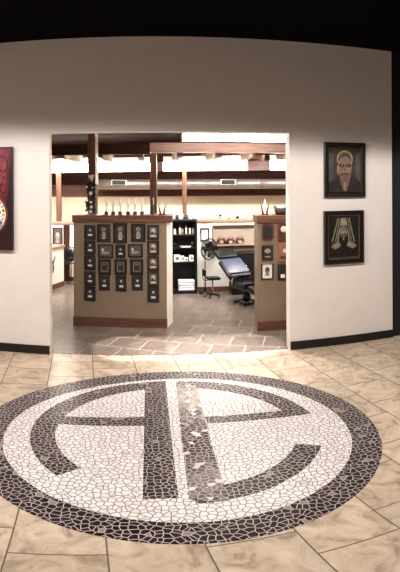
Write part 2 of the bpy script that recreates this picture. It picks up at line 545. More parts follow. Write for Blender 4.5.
# left letter: arched A with crossbar and a straight right leg
b = MB()
s1l, s1r, s2l, s2r = -0.245, -0.09, -0.015, 0.137
ysum = lambda x, r: LC[1] + sqrt(r * r - (x - LC[0]) ** 2)
strip(b, Ri, Ro, ang_at(s1l, Ro) + 0.0, 225, 'dark_mosaic', 72)
slab(b, [(s1l, -0.742), (s1r, -0.742), (s1r, ysum(s1r, Ro)), ((s1l + s1r) / 2, ysum((s1l + s1r) / 2, Ro)), (s1l, ysum(s1l, Ro))], 'dark_mosaic')
slab(b, [(LC[0] - sqrt(Ri**2 - (0.09 - LC[1])**2) - 0.01, 0.095), (s1l, 0.112), (s1l, 0.245), (LC[0] - sqrt(Ri**2 - (0.2 - LC[1])**2) - 0.01, 0.215)], 'dark_mosaic')
o_ = b.build('letter', mo); o_['label'] = 'dark arched letter on the left of the monogram'
b = MB()
a_up = math.degrees(math.asin((0.225 - LC[1]) / Ro))
strip(b, Ri, Ro, a_up, ang_at(s2r, Ro), 'dark_mosaic', 48)
strip(b, Ri, Ro, -88, -27, 'dark_mosaic', 48)
slab(b, [(s2l - 0.03, -0.757), (s2r - 0.015, -0.785), (s2r, ysum(s2r, Ro)), ((s2l + s2r) / 2, ysum((s2l + s2r) / 2, Ro)), (s2l, ysum(s2l, Ro))], 'dark_mosaic_glint')
xo = lambda y, r: LC[0] + sqrt(r * r - (y - LC[1]) ** 2)
slab(b, [(s2r, 0.122), (xo(0.122, Ro), 0.122)] + [(xo(0.122 + 0.103 * i / 6, Ro), 0.122 + 0.103 * i / 6) for i in range(1, 7)] + [(s2r, 0.225)], 'dark_mosaic')
o_ = b.build('letter', mo); o_['label'] = 'dark rounded letter on the right of the monogram, open to the right'

for ch in mo.children:      # the inlay is not a perfect circle: its left half is laid wider
    for v in ch.data.vertices:
        if v.co.x < 0: v.co.x *= 1.115 if ch.name.startswith(('border', 'white')) else 1.02

# ================================================================== PAINTINGS ON THE FRONT WALL
def frame_ring(mb, w, h, fwid, depth, m, y=0.0, lip=0.012):
    """mitred frame in the x-z plane, centred, back at y, front at y-depth"""
    def rect(a, c, yy):
        return [(-a, yy, -c), (a, yy, -c), (a, yy, c), (-a, yy, c)]
    W, H = w / 2, h / 2
    loops = [rect(W, H, y), rect(W, H, y - depth * 0.8), rect(W - fwid * 0.22, H - fwid * 0.22, y - depth), rect(W - fwid * 0.75, H - fwid * 0.75, y - depth * 0.92),
             rect(W - fwid, H - fwid, y - depth * 0.45), rect(W - fwid, H - fwid, y)]
    vs = [p for l in loops for p in l]; fs = []
    k = len(loops)
    for l in range(k):
        for i in range(4):
            j = (i + 1) % 4; q = (l + 1) % k
            fs.append((l * 4 + i, l * 4 + j, q * 4 + j, q * 4 + i))
    mb.add(vs, fs, m)
def patch(mb, pts, y, m, t=0.0008):
    mb.prism(pts, 'y', y - t, y, m)
def ell(cx, cz, rx, rz, n=20):
    return [(cx + rx * cos(2 * pi * i / n), cz + rz * sin(2 * pi * i / n)) for i in range(n)]

MAT['art_bg'] = plain('umber paint', '#352923', 0.45, var=0.45, scale=9)
MAT['art_side'] = plain('slate paint', '#47423c', 0.45, var=0.35, scale=12)
MAT['art_face'] = plain('grey brown flesh paint', '#7c6254', 0.45, var=0.3, scale=30)
MAT['art_face_light'] = plain('light flesh paint', '#8e7464', 0.45, var=0.2, scale=30)
MAT['art_dark'] = plain('near black paint', '#1e1513', 0.4, var=0.3, scale=20)
MAT['art_robe'] = plain('dark robe paint', '#211a17', 0.45, var=0.35, scale=16)
MAT['art_chest'] = plain('brown beard paint', '#664d41', 0.5, var=0.35, scale=45)
MAT['art_black'] = plain('black paint', '#19120e', 0.4, var=0.3, scale=12)
MAT['art_ray'] = plain('pale ray paint', '#857c67', 0.5, var=0.3, scale=40)
MAT['art_ray_dim'] = plain('dim ray paint', '#4b4336', 0.5, var=0.3, scale=40)
MAT['art_bone'] = plain('bone paint', '#aaa290', 0.5, var=0.18, scale=40)
MAT['art_hand'] = plain('grey bone paint', '#756c5c', 0.5, var=0.35, scale=50)
MAT['bronze_edge'] = plain('bronze fillet', '#6e5b4c', 0.35, 0.4, var=0.2)

# --- upper painting
p = thing('framed_painting', 'dark framed portrait of a haloed bearded figure, upper picture on the cream wall', 'painting', (1.842, WY - 0.0015, 1.730), 0, 'paintings right of the doorway')
w, h = 0.425, 0.525
b = MB(); frame_ring(b, w, h, 0.047, 0.035, 'frame_black'); b.build('frame', p)
b = MB()
wi, hi = w / 2 - 0.046, h / 2 - 0.046
b.box(-wi, wi, -0.012, 0, -hi, hi, 'art_bg')
y = -0.012
patch(b, [(-wi, -hi), (-wi + 0.05, -hi), (-wi + 0.05, hi * 0.75), (-wi, hi * 0.75)], y, 'art_side')
patch(b, [(wi - 0.055, -hi * 0.6), (wi, -hi * 0.6), (wi, hi * 0.8), (wi - 0.055, hi * 0.7)], y, 'art_side')
for sx in (-1, 1):
    patch(b, ell(sx * 0.13, 0.11, 0.022, 0.032), y - 0.0008, 'art_ray_dim')
patch(b, ell(0.0, 0.105, 0.083, 0.083, 28), y - 0.0008, 'gold_halo')
patch(b, ell(0.0, 0.096, 0.071, 0.072, 28), y - 0.0016, 'art_side')
patch(b, [(-wi, -hi), (wi, -hi), (wi - 0.005, -0.115), (0.105, -0.075), (0.05, -0.05), (-0.05, -0.05), (-0.105, -0.075), (-wi + 0.005, -0.115)], y - 0.0008, 'art_robe')
patch(b, ell(0.0, 0.025, 0.072, 0.105, 28), y - 0.0024, 'art_face')
patch(b, ell(0.0, 0.092, 0.042, 0.026), y - 0.0032, 'art_face')
patch(b, [(-0.062, -0.04), (0.062, -0.04), (0.045, -0.13), (0.015, -0.2), (0.0, -0.21), (-0.015, -0.2), (-0.045, -0.13)], y - 0.0032, 'art_chest')
patch(b, ell(-0.074, 0.0, 0.009, 0.045), y - 0.0032, 'art_face_light')
for sx in (-1, 1):
    patch(b, ell(sx * 0.034, 0.042, 0.028, 0.018), y - 0.0040, 'art_dark')
    patch(b, ell(sx * 0.03, 0.044, 0.009, 0.008), y - 0.0048, 'art_face_light')
patch(b, [(-0.010, -0.002), (0.010, -0.002), (0.0, 0.018)], y - 0.0040, 'art_dark')
patch(b, [(-0.045, -0.045), (0.045, -0.045), (0.04, -0.034), (-0.04, -0.034)], y - 0.0040, 'art_robe')
patch(b, [(-0.006, -0.2), (0.006, -0.2), (0.010, -0.12), (-0.010, -0.12)], y - 0.0040, 'art_face_light')
b.build('painted_panel', p)

# --- lower painting
p = thing('framed_painting', 'black framed picture of a pale hooded figure under light rays, lower on the wall', 'painting', (1.829, WY - 0.0015, 1.081), 0, 'paintings right of the doorway')
w, h = 0.412, 0.515
b = MB(); frame_ring(b, w, h, 0.04, 0.04, 'frame_black'); b.build('frame', p)
b = MB(); frame_ring(b, w - 0.085, h - 0.085, 0.008, 0.012, 'bronze_edge', -0.006); b.build('inner_fillet', p)
b = MB()
wi, hi = w / 2 - 0.05, h / 2 - 0.05
b.box(-wi, wi, -0.008, 0, -hi, hi, 'art_black')
y = -0.008
patch(b, [(-0.034, 0.187), (0.03, 0.187), (0.072, 0.02), (-0.078, 0.02)], y, 'art_ray_dim')
patch(b, [(-0.026, 0.187), (0.022, 0.187), (0.034, 0.115), (-0.036, 0.115)], y - 0.0008, 'art_ray')
for x0, x1, u0, u1 in ((-0.062, -0.054, -0.126, -0.114), (0.052, 0.06, 0.104, 0.116), (-0.046, -0.042, -0.09, -0.082), (0.04, 0.044, 0.08, 0.086)):
    patch(b, [(x0, 0.187), (x1, 0.187), (u1, -0.045), (u0, -0.045)], y - 0.0008, 'art_ray')
patch(b, [(-0.075, -0.06), (-0.062, 0.03), (-0.04, 0.08), (-0.004, 0.105), (0.034, 0.08), (0.055, 0.03), (0.068, -0.06)], y - 0.0016, 'art_hand')
patch(b, [(-0.055, -0.06), (-0.046, 0.03), (-0.028, 0.066), (-0.004, 0.082), (0.022, 0.066), (0.04, 0.03), (0.05, -0.06)], y - 0.0024, 'art_black')
patch(b, ell(-0.004, 0.035, 0.033, 0.036), y - 0.0032, 'art_ray')
patch(b, [(-0.026, 0.012), (0.018, 0.012), (0.012, -0.028), (-0.020, -0.028)], y - 0.0032, 'art_hand')
for sx in (-1, 1):
    patch(b, ell(-0.004 + sx * 0.015, 0.028, 0.010, 0.011), y - 0.004, 'art_black')
    patch(b, ell(-0.004 + sx * 0.018, -0.02, 0.010, 0.024), y - 0.0048, 'art_black')
patch(b, [(-0.008, 0.008), (0.0, 0.008), (-0.004, 0.017)], y - 0.004, 'art_black')
for sx in (-1, 1):
    patch(b, [(sx * 0.05 - 0.004, -0.035), (sx * 0.11, -0.06), (sx * 0.135, -0.09), (sx * 0.09, -0.115), (sx * 0.03, -0.085)], y - 0.0048, 'art_hand')
    for i in range(4):
        patch(b, ell(sx * (0.045 + i * 0.02) - 0.004, -0.066 - i * 0.007, 0.007, 0.013), y - 0.0056, 'art_ray')
patch(b, [(-wi + 0.008, -hi + 0.004), (wi - 0.008, -hi + 0.004), (wi - 0.008, -hi + 0.014), (-wi + 0.008, -hi + 0.014)], y - 0.0008, 'art_ray_dim')
b.build('painted_panel', p)

# --- red canvas on the left, cut by the picture's edge
MAT['red_paint'] = plain('crimson paint', '#5a1420', 0.4, var=0.4, scale=6)
MAT['red_deep'] = plain('wine paint', '#2a0d18', 0.4, var=0.4, scale=7)
MAT['red_rose'] = plain('rose paint', '#7d2a38', 0.4, var=0.3, scale=12)
MAT['red_orange'] = plain('rust paint', '#7c3a2c', 0.4, var=0.3, scale=12)
MAT['skull_white'] = plain('ivory paint', '#e8e2cc', 0.4, var=0.25, scale=50)
MAT['skull_blue'] = plain('pale blue paint', '#8aa0bf', 0.4, var=0.2, scale=40)
MAT['skull_green'] = plain('olive paint', '#8f9a52', 0.4, var=0.2, scale=40)
p = thing('canvas_painting', 'unframed crimson canvas painting with swirls and a pale round patterned skull', 'painting', (-1.62, WY - 0.0015, 1.474))
b = MB(); b.box(-0.395, 0.395, -0.045, 0, -0.478, 0.478, 'red_deep', 0.004); b.build('stretched_canvas', p)
b = MB()
y = -0.0452
patch(b, [(-0.39, -0.12), (0.31, -0.15), (0.35, 0.05), (0.384, 0.47), (-0.39, 0.47)], y, 'red_paint')
patch(b, [(0.15, 0.02), (0.325, 0.06), (0.352, 0.44), (0.25, 0.465), (0.16, 0.3)], y - 0.0006, 'red_rose', 0.0006)
def swirl(cx, cz, r0, r1, a0, a1, wd, m, yy):
    pts_o = []; pts_i = []
    for i in range(25):
        t = i / 24; a = radians(a0 + (a1 - a0) * t); r = r0 + (r1 - r0) * t
        ww = wd * (1 - 0.6 * t)
        pts_o.append((cx + (r + ww) * cos(a), cz + (r + ww) * sin(a))); pts_i.append((cx + (r - ww) * cos(a), cz + (r - ww) * sin(a)))
    for i in range(24):
        patch(b, [pts_o[i], pts_o[i + 1], pts_i[i + 1], pts_i[i]], yy, m, 0.0006)
swirl(0.262, 0.315, 0.062, 0.03, -80, 280, 0.009, 'red_orange', y - 0.0012)
swirl(0.262, 0.315, 0.085, 0.08, -60, 200, 0.006, 'red_deep', y - 0.0012)
swirl(0.30, 0.16, 0.05, 0.02, 220, -120, 0.009, 'red_orange', y - 0.0012)
swirl(0.315, 0.09, 0.05, 0.03, 100, 320, 0.008, 'red_deep', y - 0.0012)
swirl(0.26, 0.22, 0.06, 0.03, -40, 200, 0.008, 'red_orange', y - 0.0012)
swirl(0.25, 0.02, 0.08, 0.05, 20, 150, 0.010, 'red_orange', y - 0.0012)
patch(b, ell(0.185, -0.145, 0.162, 0.185, 32), y - 0.0018, 'red_orange', 0.0006)
patch(b, ell(0.178, -0.145, 0.150, 0.172, 32), y - 0.0024, 'skull_white', 0.0006)
patch(b, ell(0.17, -0.235, 0.128, 0.085, 24), y - 0.0030, 'skull_blue', 0.0006)
patch(b, ell(0.14, -0.25, 0.10, 0.075, 24), y - 0.0036, 'skull_white', 0.0006)
for i in range(11):
    a = radians(-50 + i * 15)
    patch(b, ell(0.178 + 0.13 * cos(a), -0.135 + 0.15 * sin(a), 0.011, 0.013, 12), y - 0.0042, ('skull_green', 'red_orange', 'skull_blue')[i % 3], 0.0006)
for i in range(7):
    a = radians(-40 + i * 20)
    patch(b, ell(0.178 + 0.095 * cos(a), -0.125 + 0.11 * sin(a), 0.010, 0.012, 12), y - 0.0042, ('red_paint', 'skull_green')[i % 2], 0.0006)
patch(b, ell(0.11, -0.11, 0.05, 0.055, 20), y - 0.0042, 'art_dark', 0.0006)
b.build('painted_design', p)

# ================================================================== BACK ROOM: DIVIDERS
ANG = math.atan2(-0.08, 1.025)
PL = (-0.829, 5.51)
PR = (1.142, 5.175)
def divider(label, loc, length, foot, caplen):
    t = thing('half_wall_divider', label, 'divider', (loc[0], loc[1], 0), ANG)
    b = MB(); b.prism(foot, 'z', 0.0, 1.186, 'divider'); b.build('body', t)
    b = MB(); b.box(-0.012, caplen, -0.02, 0.27, 1.1865, 1.263, 'brown_wood', 0.004); b.build('cap', t)
    b = MB(); b.box(-0.006, length + 0.004, -0.013, -0.001, 0.001, 0.108, 'brown_wood'); b.build('baseboard', t)
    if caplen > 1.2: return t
    b = MB(); b.prism([(1.0285, 0.0), (1.034, 0.0), (1.084, 0.255), (1.0785, 0.255)], 'z', 0.0, 1.186, 'white'); b.build('lit_end', t)['label'] = 'cream end face, lit tone put into its colour'  # light on the end face is put in as a cream sheet
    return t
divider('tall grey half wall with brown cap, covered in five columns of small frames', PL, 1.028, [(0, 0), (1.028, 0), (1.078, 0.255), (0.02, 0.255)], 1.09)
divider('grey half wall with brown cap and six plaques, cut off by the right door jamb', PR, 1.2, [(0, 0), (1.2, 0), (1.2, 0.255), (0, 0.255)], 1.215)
def on(P, u, v, z):
    return (P[0] + u * cos(ANG) - v * sin(ANG), P[1] + u * sin(ANG) + v * cos(ANG), z)

# ---- little frames on the left divider
def small_frame(style, label, P, u, z, w, h, group):
    t = thing('picture_frame', label, 'picture frame', on(P, u, -0.0012, z), ANG, group)
    b = MB(); frame_ring(b, w, h, 0.016, 0.018, 'frame_black'); b.build('frame', t)
    wi, hi = w / 2 - 0.0155, h / 2 - 0.0155
    b = MB(); b.box(-wi, wi, -0.006, 0, -hi, hi, 'mat_grey' if style in ('grey', 'ornate') else 'mat_dark'); b.build('mount_board', t)
    b = MB(); y = -0.0066
    patch(b, [(-wi * 0.97, -hi * 0.97), (wi * 0.97, -hi * 0.97), (wi * 0.97, hi * 0.97), (-wi * 0.97, hi * 0.97)], -0.0061, 'mat_grey' if style in ('grey', 'ornate') else 'mat_dark', 0.0005)
    if style == 'plaque':
        patch(b, ell(0, hi * 0.35, wi * 0.3, hi * 0.25, 14), y, 'mid')
        patch(b, ell(0, hi * 0.42, wi * 0.16, hi * 0.12, 12), y - 0.001, 'pale')
        patch(b, [(-wi * 0.5, -hi * 0.62), (wi * 0.5, -hi * 0.62), (wi * 0.5, -hi * 0.3), (-wi * 0.5, -hi * 0.3)], y, 'pale')
    elif style == 'figure':
        patch(b, ell(0, hi * 0.5, wi * 0.42, hi * 0.22, 14), y, 'mid')
        patch(b, ell(0, hi * 0.5, wi * 0.16, hi * 0.12, 12), y - 0.001, 'art_dark')
        patch(b, [(-wi * 0.45, -hi * 0.55), (wi * 0.45, -hi * 0.55), (wi * 0.25, hi * 0.2), (-wi * 0.25, hi * 0.2)], y, 'mid')
        patch(b, [(-wi * 0.3, -hi * 0.75), (wi * 0.3, -hi * 0.75), (wi * 0.3, -hi * 0.62), (-wi * 0.3, -hi * 0.62)], y - 0.001, 'pale')
    elif style == 'grey':
        patch(b, ell(-wi * 0.5, hi * 0.3, wi * 0.14, hi * 0.24, 12), y, 'pale')
        patch(b, [(-wi * 0.7, -hi * 0.6), (wi * 0.2, -hi * 0.6), (wi * 0.05, -hi * 0.2), (-wi * 0.3, hi * 0.15), (-wi * 0.62, hi * 0.1)], y, 'mid')
        patch(b, ell(wi * 0.35, -hi * 0.3, wi * 0.3, hi * 0.2, 12), y - 0.001, 'mid')
    elif style == 'outline':
        for x0, x1, z0, z1 in ((-.72, .72, .62, .7), (-.72, .72, -.7, -.62), (-.72, -.64, -.7, .7), (.64, .72, -.7, .7)):
            patch(b, [(wi * x0, hi * z0), (wi * x1, hi * z0), (wi * x1, hi * z1), (wi * x0, hi * z1)], y, 'mid')
        patch(b, [(-wi * 0.4, hi * 0.3), (wi * 0.4, hi * 0.3), (wi * 0.4, hi * 0.38), (-wi * 0.4, hi * 0.38)], y, 'mid')
    elif style == 'ornate':
        patch(b, ell(0, hi * 0.25, wi * 0.6, hi * 0.5, 16), y, 'mid')
        patch(b, ell(wi * 0.05, hi * 0.35, wi * 0.28, hi * 0.22, 14), y - 0.001, 'pale')
        patch(b, ell(-wi * 0.2, -hi * 0.1, wi * 0.2, hi * 0.2, 14), y - 0.001, 'art_dark')
        patch(b, [(-wi * 0.6, -hi * 0.75), (wi * 0.6, -hi * 0.75), (wi * 0.6, -hi * 0.5), (-wi * 0.6, -hi * 0.5)], y, 'pale')
    b.build('artwork', t)
    return t
rows5 = ['top', 'second', 'third', 'fourth', 'bottom']
rows4 = ['top', 'second', 'third', 'bottom']
G = 'small frames on the left half wall'
c1 = [(0.189, 1.074, 0.124, 0.158), (0.188, 0.904, 0.124, 0.160), (0.187, 0.732, 0.124, 0.159), (0.186, 0.555, 0.124, 0.160), (0.185, 0.38, 0.124, 0.163)]
for i, (u, z, w, h) in enumerate(c1):
    small_frame('plaque', f'narrow black framed award with pale label, {rows5[i]} of the leftmost frame column', PL, u, z, w, h, G)
c2 = [(0.342, 1.067, 0.148, 0.198), (0.362, 0.867, 0.168, 0.150), (0.35, 0.689, 0.140, 0.174), (0.346, 0.508, 0.120, 0.161)]
c3 = [(0.524, 1.067, 0.150, 0.218), (0.526, 0.867, 0.106, 0.145), (0.527, 0.693, 0.134, 0.173), (0.532, 0.507, 0.116, 0.171)]
c4 = [(0.721, 1.074, 0.154, 0.196), (0.69, 0.875, 0.160, 0.146), (0.704, 0.695, 0.140, 0.174), (0.71, 0.516, 0.118, 0.161)]
desc = {'figure': 'large black framed picture of a grey figure', 'grey': 'wide grey picture of a seated figure in black frame', 'outline': 'dark frame with thin pale inner outline', 'plaque': 'small black framed award with pale label'}
for cname, cc, st in (('second', c2, ('figure', 'grey', 'outline', 'plaque')), ('middle', c3, ('figure', 'plaque', 'outline', 'plaque')), ('fourth', c4, ('figure', 'grey', 'outline', 'plaque'))):
    for i, (u, z, w, h) in enumerate(cc):
        small_frame(st[i], f'{desc[st[i]]}, {rows4[i]} of the {cname} frame column', PL, u, z, w, h, G)
c5 = [(0.884, 1.079, 0.125, 0.157), (0.883, 0.908, 0.125, 0.157), (0.882, 0.736, 0.125, 0.160), (0.882, 0.564, 0.125, 0.160), (0.881, 0.387, 0.125, 0.170)]
for i, (u, z, w, h) in enumerate(c5):
    small_frame('ornate' if i < 4 else 'plaque', f'{"ornate grey certificate in black frame" if i < 4 else "plain dark award in black frame"}, {rows5[i]} of the rightmost frame column', PL, u, z, w, h, G)

# ---- six plaques on the right divider
G = 'plaques on the right half wall'
def wall_item(name, label, u, z):
    return thing(name, label, 'plaque', on(PR, u, -0.0012, z), ANG, G)
t = wall_item('wall_plaque', 'dark plaque with clipped corners, upper left on the right half wall', 0.107, 1.089)
def oct_(w, h, k): return [(-w, -h + k), (-w + k, -h), (w - k, -h), (w, -h + k), (w, h - k), (w - k, h), (-w + k, h), (-w, h - k)]
b = MB(); b.prism(oct_(0.063, 0.09, 0.022), 'y', -0.016, 0, 'plaque_brown'); b.build('board', t)
b = MB(); b.prism(oct_(0.044, 0.068, 0.016), 'y', -0.0175, -0.0161, 'black'); b.build('plate', t)
t = wall_item('wall_plaque', 'square black plaque with small pale emblem, middle left on the right half wall', 0.104, 0.867)
b = MB(); b.box(-0.061, 0.061, -0.016, 0, -0.082, 0.082, 'frame_black', 0.004); b.build('board', t)
b = MB(); patch(b, ell(0, 0.02, 0.034, 0.026, 16), -0.0162, 'mid'); patch(b, [(-0.03, -0.05), (0.03, -0.05), (0.03, -0.035), (-0.03, -0.035)], -0.0162, 'mid'); b.build('emblem', t)
t = wall_item('picture_frame', 'black framed drawing on pale paper, lower left on the right half wall', 0.102, 0.665)
t['category'] = 'picture frame'
b = MB(); frame_ring(b, 0.132, 0.18, 0.015, 0.018, 'frame_black'); b.build('frame', t)
b = MB(); b.box(-0.052, 0.052, -0.006, 0, -0.076, 0.076, 'paper'); b.build('mount_board', t)
b = MB(); patch(b, ell(0, 0.012, 0.026, 0.036, 16), -0.0062, 'art_face'); patch(b, ell(0.004, 0.02, 0.012, 0.018, 12), -0.0072, 'art_dark'); patch(b, [(-0.03, -0.05), (0.028, -0.05), (0.018, -0.02), (-0.018, -0.02)], -0.0062, 'mid'); b.build('artwork', t)
t = wall_item('wall_plaque', 'brown wooden plaque with round silver disc, upper right on the right half wall', 0.285, 1.079)
b = MB(); b.box(-0.07, 0.07, -0.016, 0, -0.097, 0.097, 'plaque_brown', 0.004); b.build('board', t)
b = MB(); b.lathe([(0, -0.0185), (0.030, -0.0185), (0.034, -0.0162), (0, -0.0162)], 'pale', (-0.005, 0, 0.035), 20, 'y'); b.build('disc', t)
t = wall_item('wall_plaque', 'reddish brown plaque with pale star-shaped mark, middle right on the right half wall', 0.289, 0.865)
b = MB(); b.box(-0.066, 0.066, -0.016, 0, -0.1, 0.1, 'plaque_red', 0.004); b.build('board', t)
b = MB(); patch(b, [((0.034 if i % 2 == 0 else 0.014) * sin(i * pi / 5), 0.02 + (0.034 if i % 2 == 0 else 0.014) * cos(i * pi / 5)) for i in range(10)], -0.0162, 'pale')
patch(b, [(-0.045, -0.07), (0.045, -0.07), (0.045, -0.04), (-0.045, -0.04)], -0.0162, 'plaque_brown'); b.build('emblem', t)
t = wall_item('wall_plaque', 'black plaque with small white label, lower right on the right half wall', 0.268, 0.65)
b = MB(); b.box(-0.058, 0.058, -0.016, 0, -0.089, 0.089, 'frame_black', 0.004); b.build('board', t)
b = MB(); patch(b, [(-0.025, -0.06), (0.02, -0.06), (0.02, -0.022), (-0.025, -0.022)], -0.0162, 'paper'); b.build('label_plate', t)

# ---- trophies along the left cap
G = 'small trophies on the left half wall'
T0 = None
CAPZ = 1.2635
tro = []
for i, u in enumerate((0.352, 0.428, 0.506, 0.596, 0.674, 0.752)):
    lab = f'slim pale figure trophy on dark base, {ORD[i]} from the flower-hung post' if i < 5 else 'slim pale figure trophy on dark base, nearest the bare post of the row'
    loc = on(PL, u, 0.12, CAPZ)
    if T0 is None:
        t = thing('figure_trophy', lab, 'trophy', loc, ANG, G)
        b = MB(); b.box(-0.02, 0.02, -0.018, 0.018, 0, 0.034, 'trophy_base', 0.002); b.build('base', t)
        b = MB(); b.box(-0.009, 0.009, -0.0192, -0.0182, 0.012, 0.02, 'brass'); b.build('name_plate', t)
        b = MB(); b.lathe([(0.015, 0.0342), (0.015, 0.042), (0.011, 0.046), (0.011, 0.09), (0.014, 0.096), (0.004, 0.102)], 'trophy_white', n=12); b.build('column', t)
        b = MB()
        b.lathe([(0.012, 0.1022), (0.017, 0.118), (0.011, 0.134), (0.0155, 0.155), (0.006, 0.162), (0.009, 0.172), (0.006, 0.181), (0.0, 0.184)], 'trophy_white', n=12)
        b.tube([(-0.008, 0, 0.154), (-0.018, 0, 0.170), (-0.015, 0, 0.193)], [0.0055, 0.005, 0.003], 'trophy_white', 7)
        b.tube([(0.008, 0, 0.154), (0.018, 0, 0.170), (0.015, 0, 0.193)], [0.0055, 0.005, 0.003], 'trophy_white', 7)
        b.build('figure', t)
        T0 = t
    else:
        copy_thing(T0, loc, lab)
t = thing('figure_trophy', 'tall dark statuette on the half wall cap just left of the bare post', 'trophy', on(PL, 0.862, 0.12, CAPZ), ANG)
b = MB(); b.box(-0.02, 0.02, -0.018, 0.018, 0, 0.03, 'red_blade', 0.002); b.build('base', t)
b = MB(); b.lathe([(0.009, 0.0302), (0.018, 0.06), (0.012, 0.085), (0.017, 0.11), (0.007, 0.122), (0.011, 0.135), (0.0, 0.146)], 'leaf', n=12)
b.tube([(0.01, 0, 0.108), (0.02, 0, 0.125), (0.014, 0, 0.19)], [0.005, 0.004, 0.003], 'trophy_white', 7); b.build('figure', t)
# V-shaped crystal awards
def v_award(label, loc):
    t = thing('crystal_award', label, 'trophy', loc, ANG, 'V-shaped awards')
    b = MB(); b.box(-0.036, 0.036, -0.022, 0.022, 0, 0.012, 'red_blade', 0.002); b.build('base', t)
    for s in (-1, 1):
        b = MB(); b.prism([(s * 0.008, 0.0122), (s * 0.03, 0.0122), (s * 0.038, 0.07), (s * 0.048, 0.135), (s * 0.03, 0.085)], 'y', -0.008, 0.008, 'red_blade'); b.build('blade', t)
    b = MB(); b.prism([(-0.006, 0.0122), (0.006, 0.0122), (0.024, 0.085), (0.012, 0.12), (0.0, 0.185), (-0.014, 0.11), (-0.024, 0.085)], 'y', -0.006, 0.006, 'crystal'); b.build('flame', t)
v_award('V-shaped dark red and white award at the right end of the wide half wall', on(PL, 0.975, 0.12, CAPZ))
v_award('V-shaped dark red and white award on the half wall by the right door jamb', on(PR, 0.095, 0.1, CAPZ))
# basket on the right cap
t = thing('wire_basket', 'dark round basket with white contents on the right half wall cap', 'basket', on(PR, 0.275, 0.1, CAPZ), ANG)
b = MB(); b.lathe([(0.062, 0), (0.066, 0.004), (0.078, 0.075), (0.072, 0.075), (0.06, 0.01), (0, 0.01)], 'leaf', n=24); b.build('bowl', t)
b = MB()
for i in range(14):
    a = 2 * pi * i / 14; r = 0.076
    c = (r * cos(a), r * sin(a)); d = (-sin(a) * 0.014, cos(a) * 0.014)
    b.tube([(c[0] - d[0], c[1] - d[1], 0.074), (c[0] - d[0] * .7, c[1] - d[1] * .7, 0.092), (c[0], c[1], 0.1), (c[0] + d[0] * .7, c[1] + d[1] * .7, 0.092), (c[0] + d[0], c[1] + d[1], 0.074)], 0.0025, 'black_metal', 6)
b.build('looped_rim', t)
b = MB()
for i in range(6):
    a = i * 1.05
    b.ball((0.035 * cos(a), 0.035 * sin(a), 0.07 + 0.012 * (i % 2)), (0.024, 0.02, 0.022), 'paper', 10, 6)
b.build('contents', t)['label'] = 'white crumpled contents'
t = thing('paper_cup', 'small pale cup beside the basket on the right half wall cap', 'cup', on(PR, 0.172, 0.075, CAPZ))
b = MB(); b.lathe([(0.012, 0), (0.016, 0.04), (0.0145, 0.04), (0.011, 0.003), (0, 0.003)], 'face_pink', n=16); b.build('cup_wall', t)
b = MB(); b.lathe([(0.0145, 0.04), (0.017, 0.041), (0.017, 0.0435), (0.0145, 0.0435), (0.0145, 0.04)], 'paper', n=16); b.build('rim', t)

# ================================================================== POSTS, BEAMS, JOISTS
def post(label, x, y, half, top, rz, m='post_wood'):
    t = thing('support_post', label, 'post', (x, y, 0), rz)
    b = MB(); b.box(-half, half, -half, half, 0.03, top, m, 0.004); b.build('timber', t)
    b = MB(); b.box(-half - 0.02, half + 0.02, -half - 0.02, half + 0.02, 0, 0.0298, 'black_metal'); b.build('base_plate', t)
    return t
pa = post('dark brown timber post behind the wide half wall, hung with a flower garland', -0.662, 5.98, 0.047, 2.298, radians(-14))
b = MB(); b.box(0.0472, 0.053, -0.047, 0.047, 1.60, 2.298, 'white'); b.build('lit_side', pa)['label'] = 'lit side of the post, light put into its cream colour'  # lamp light on the post's side, put in as a cream sheet
post('bare brown timber post standing behind the right end of the wide half wall', 0.066, 6.21, 0.042, 1.968, radians(-6))
post('pale brown far post behind the white half wall near the left jamb', -1.49, 8.285, 0.042, 1.799, 0)
post('slim brown post rising behind the black bookcase', 0.555, 7.68, 0.032, 1.799, 0)
b = MB(); b.box(0.024, 4.99, 6.15, 6.27, 1.99, 2.112, 'beam_wood', 0.003)
tag(b.build('ceiling_beam'), 'nearer pinkish brown timber beam running right from the bare post', 'beam')
b = MB(); b.box(-4.19, 0.021, 6.15, 6.27, 1.97, 2.1, 'dark_wood', 0.003)  # unlit stretch of the nearer beam, its shade put into the wood colour
tag(b.build('ceiling_beam'), 'timber beam running left from the bare post, shade put into its dark colour', 'beam')
BA = math.atan2(-1.1, 3.7)
BO = (-1.7, 8.35)
def beam_pt(s, v):
    return (BO[0] + s * cos(BA) - v * sin(BA), BO[1] + s * sin(BA) + v * cos(BA))
bm2 = MB(); bm2.box(-1.9, 6.9, -0.04, 0.04, 1.80, 1.945, 'beam_wood', 0.003)
o_ = bm2.build('ceiling_beam'); o_.location = (BO[0], BO[1], 0); o_.rotation_euler = (0, 0, BA)
tag(o_, 'farther slanting timber beam carrying the bright fluorescent strips', 'beam')
jx = [-3.6 + 0.5 * i for i in range(17)]
J0 = None
for i, x in enumerate(jx):
    if J0 is None:
        b = MB(); b.box(-0.035, 0.035, 6.275, 9.46, 0, 0.13, 'dark_joist')
        o_ = b.build('ceiling_joist'); J0 = o_
    else:
        o_ = J0.copy(); col.objects.link(o_)
    o_.location = (x, 0, 1.9455)
    tag(o_, 'brown timber joist crossing above the far beam under the dark ceiling', 'joist', 'ceiling joists of the back room')

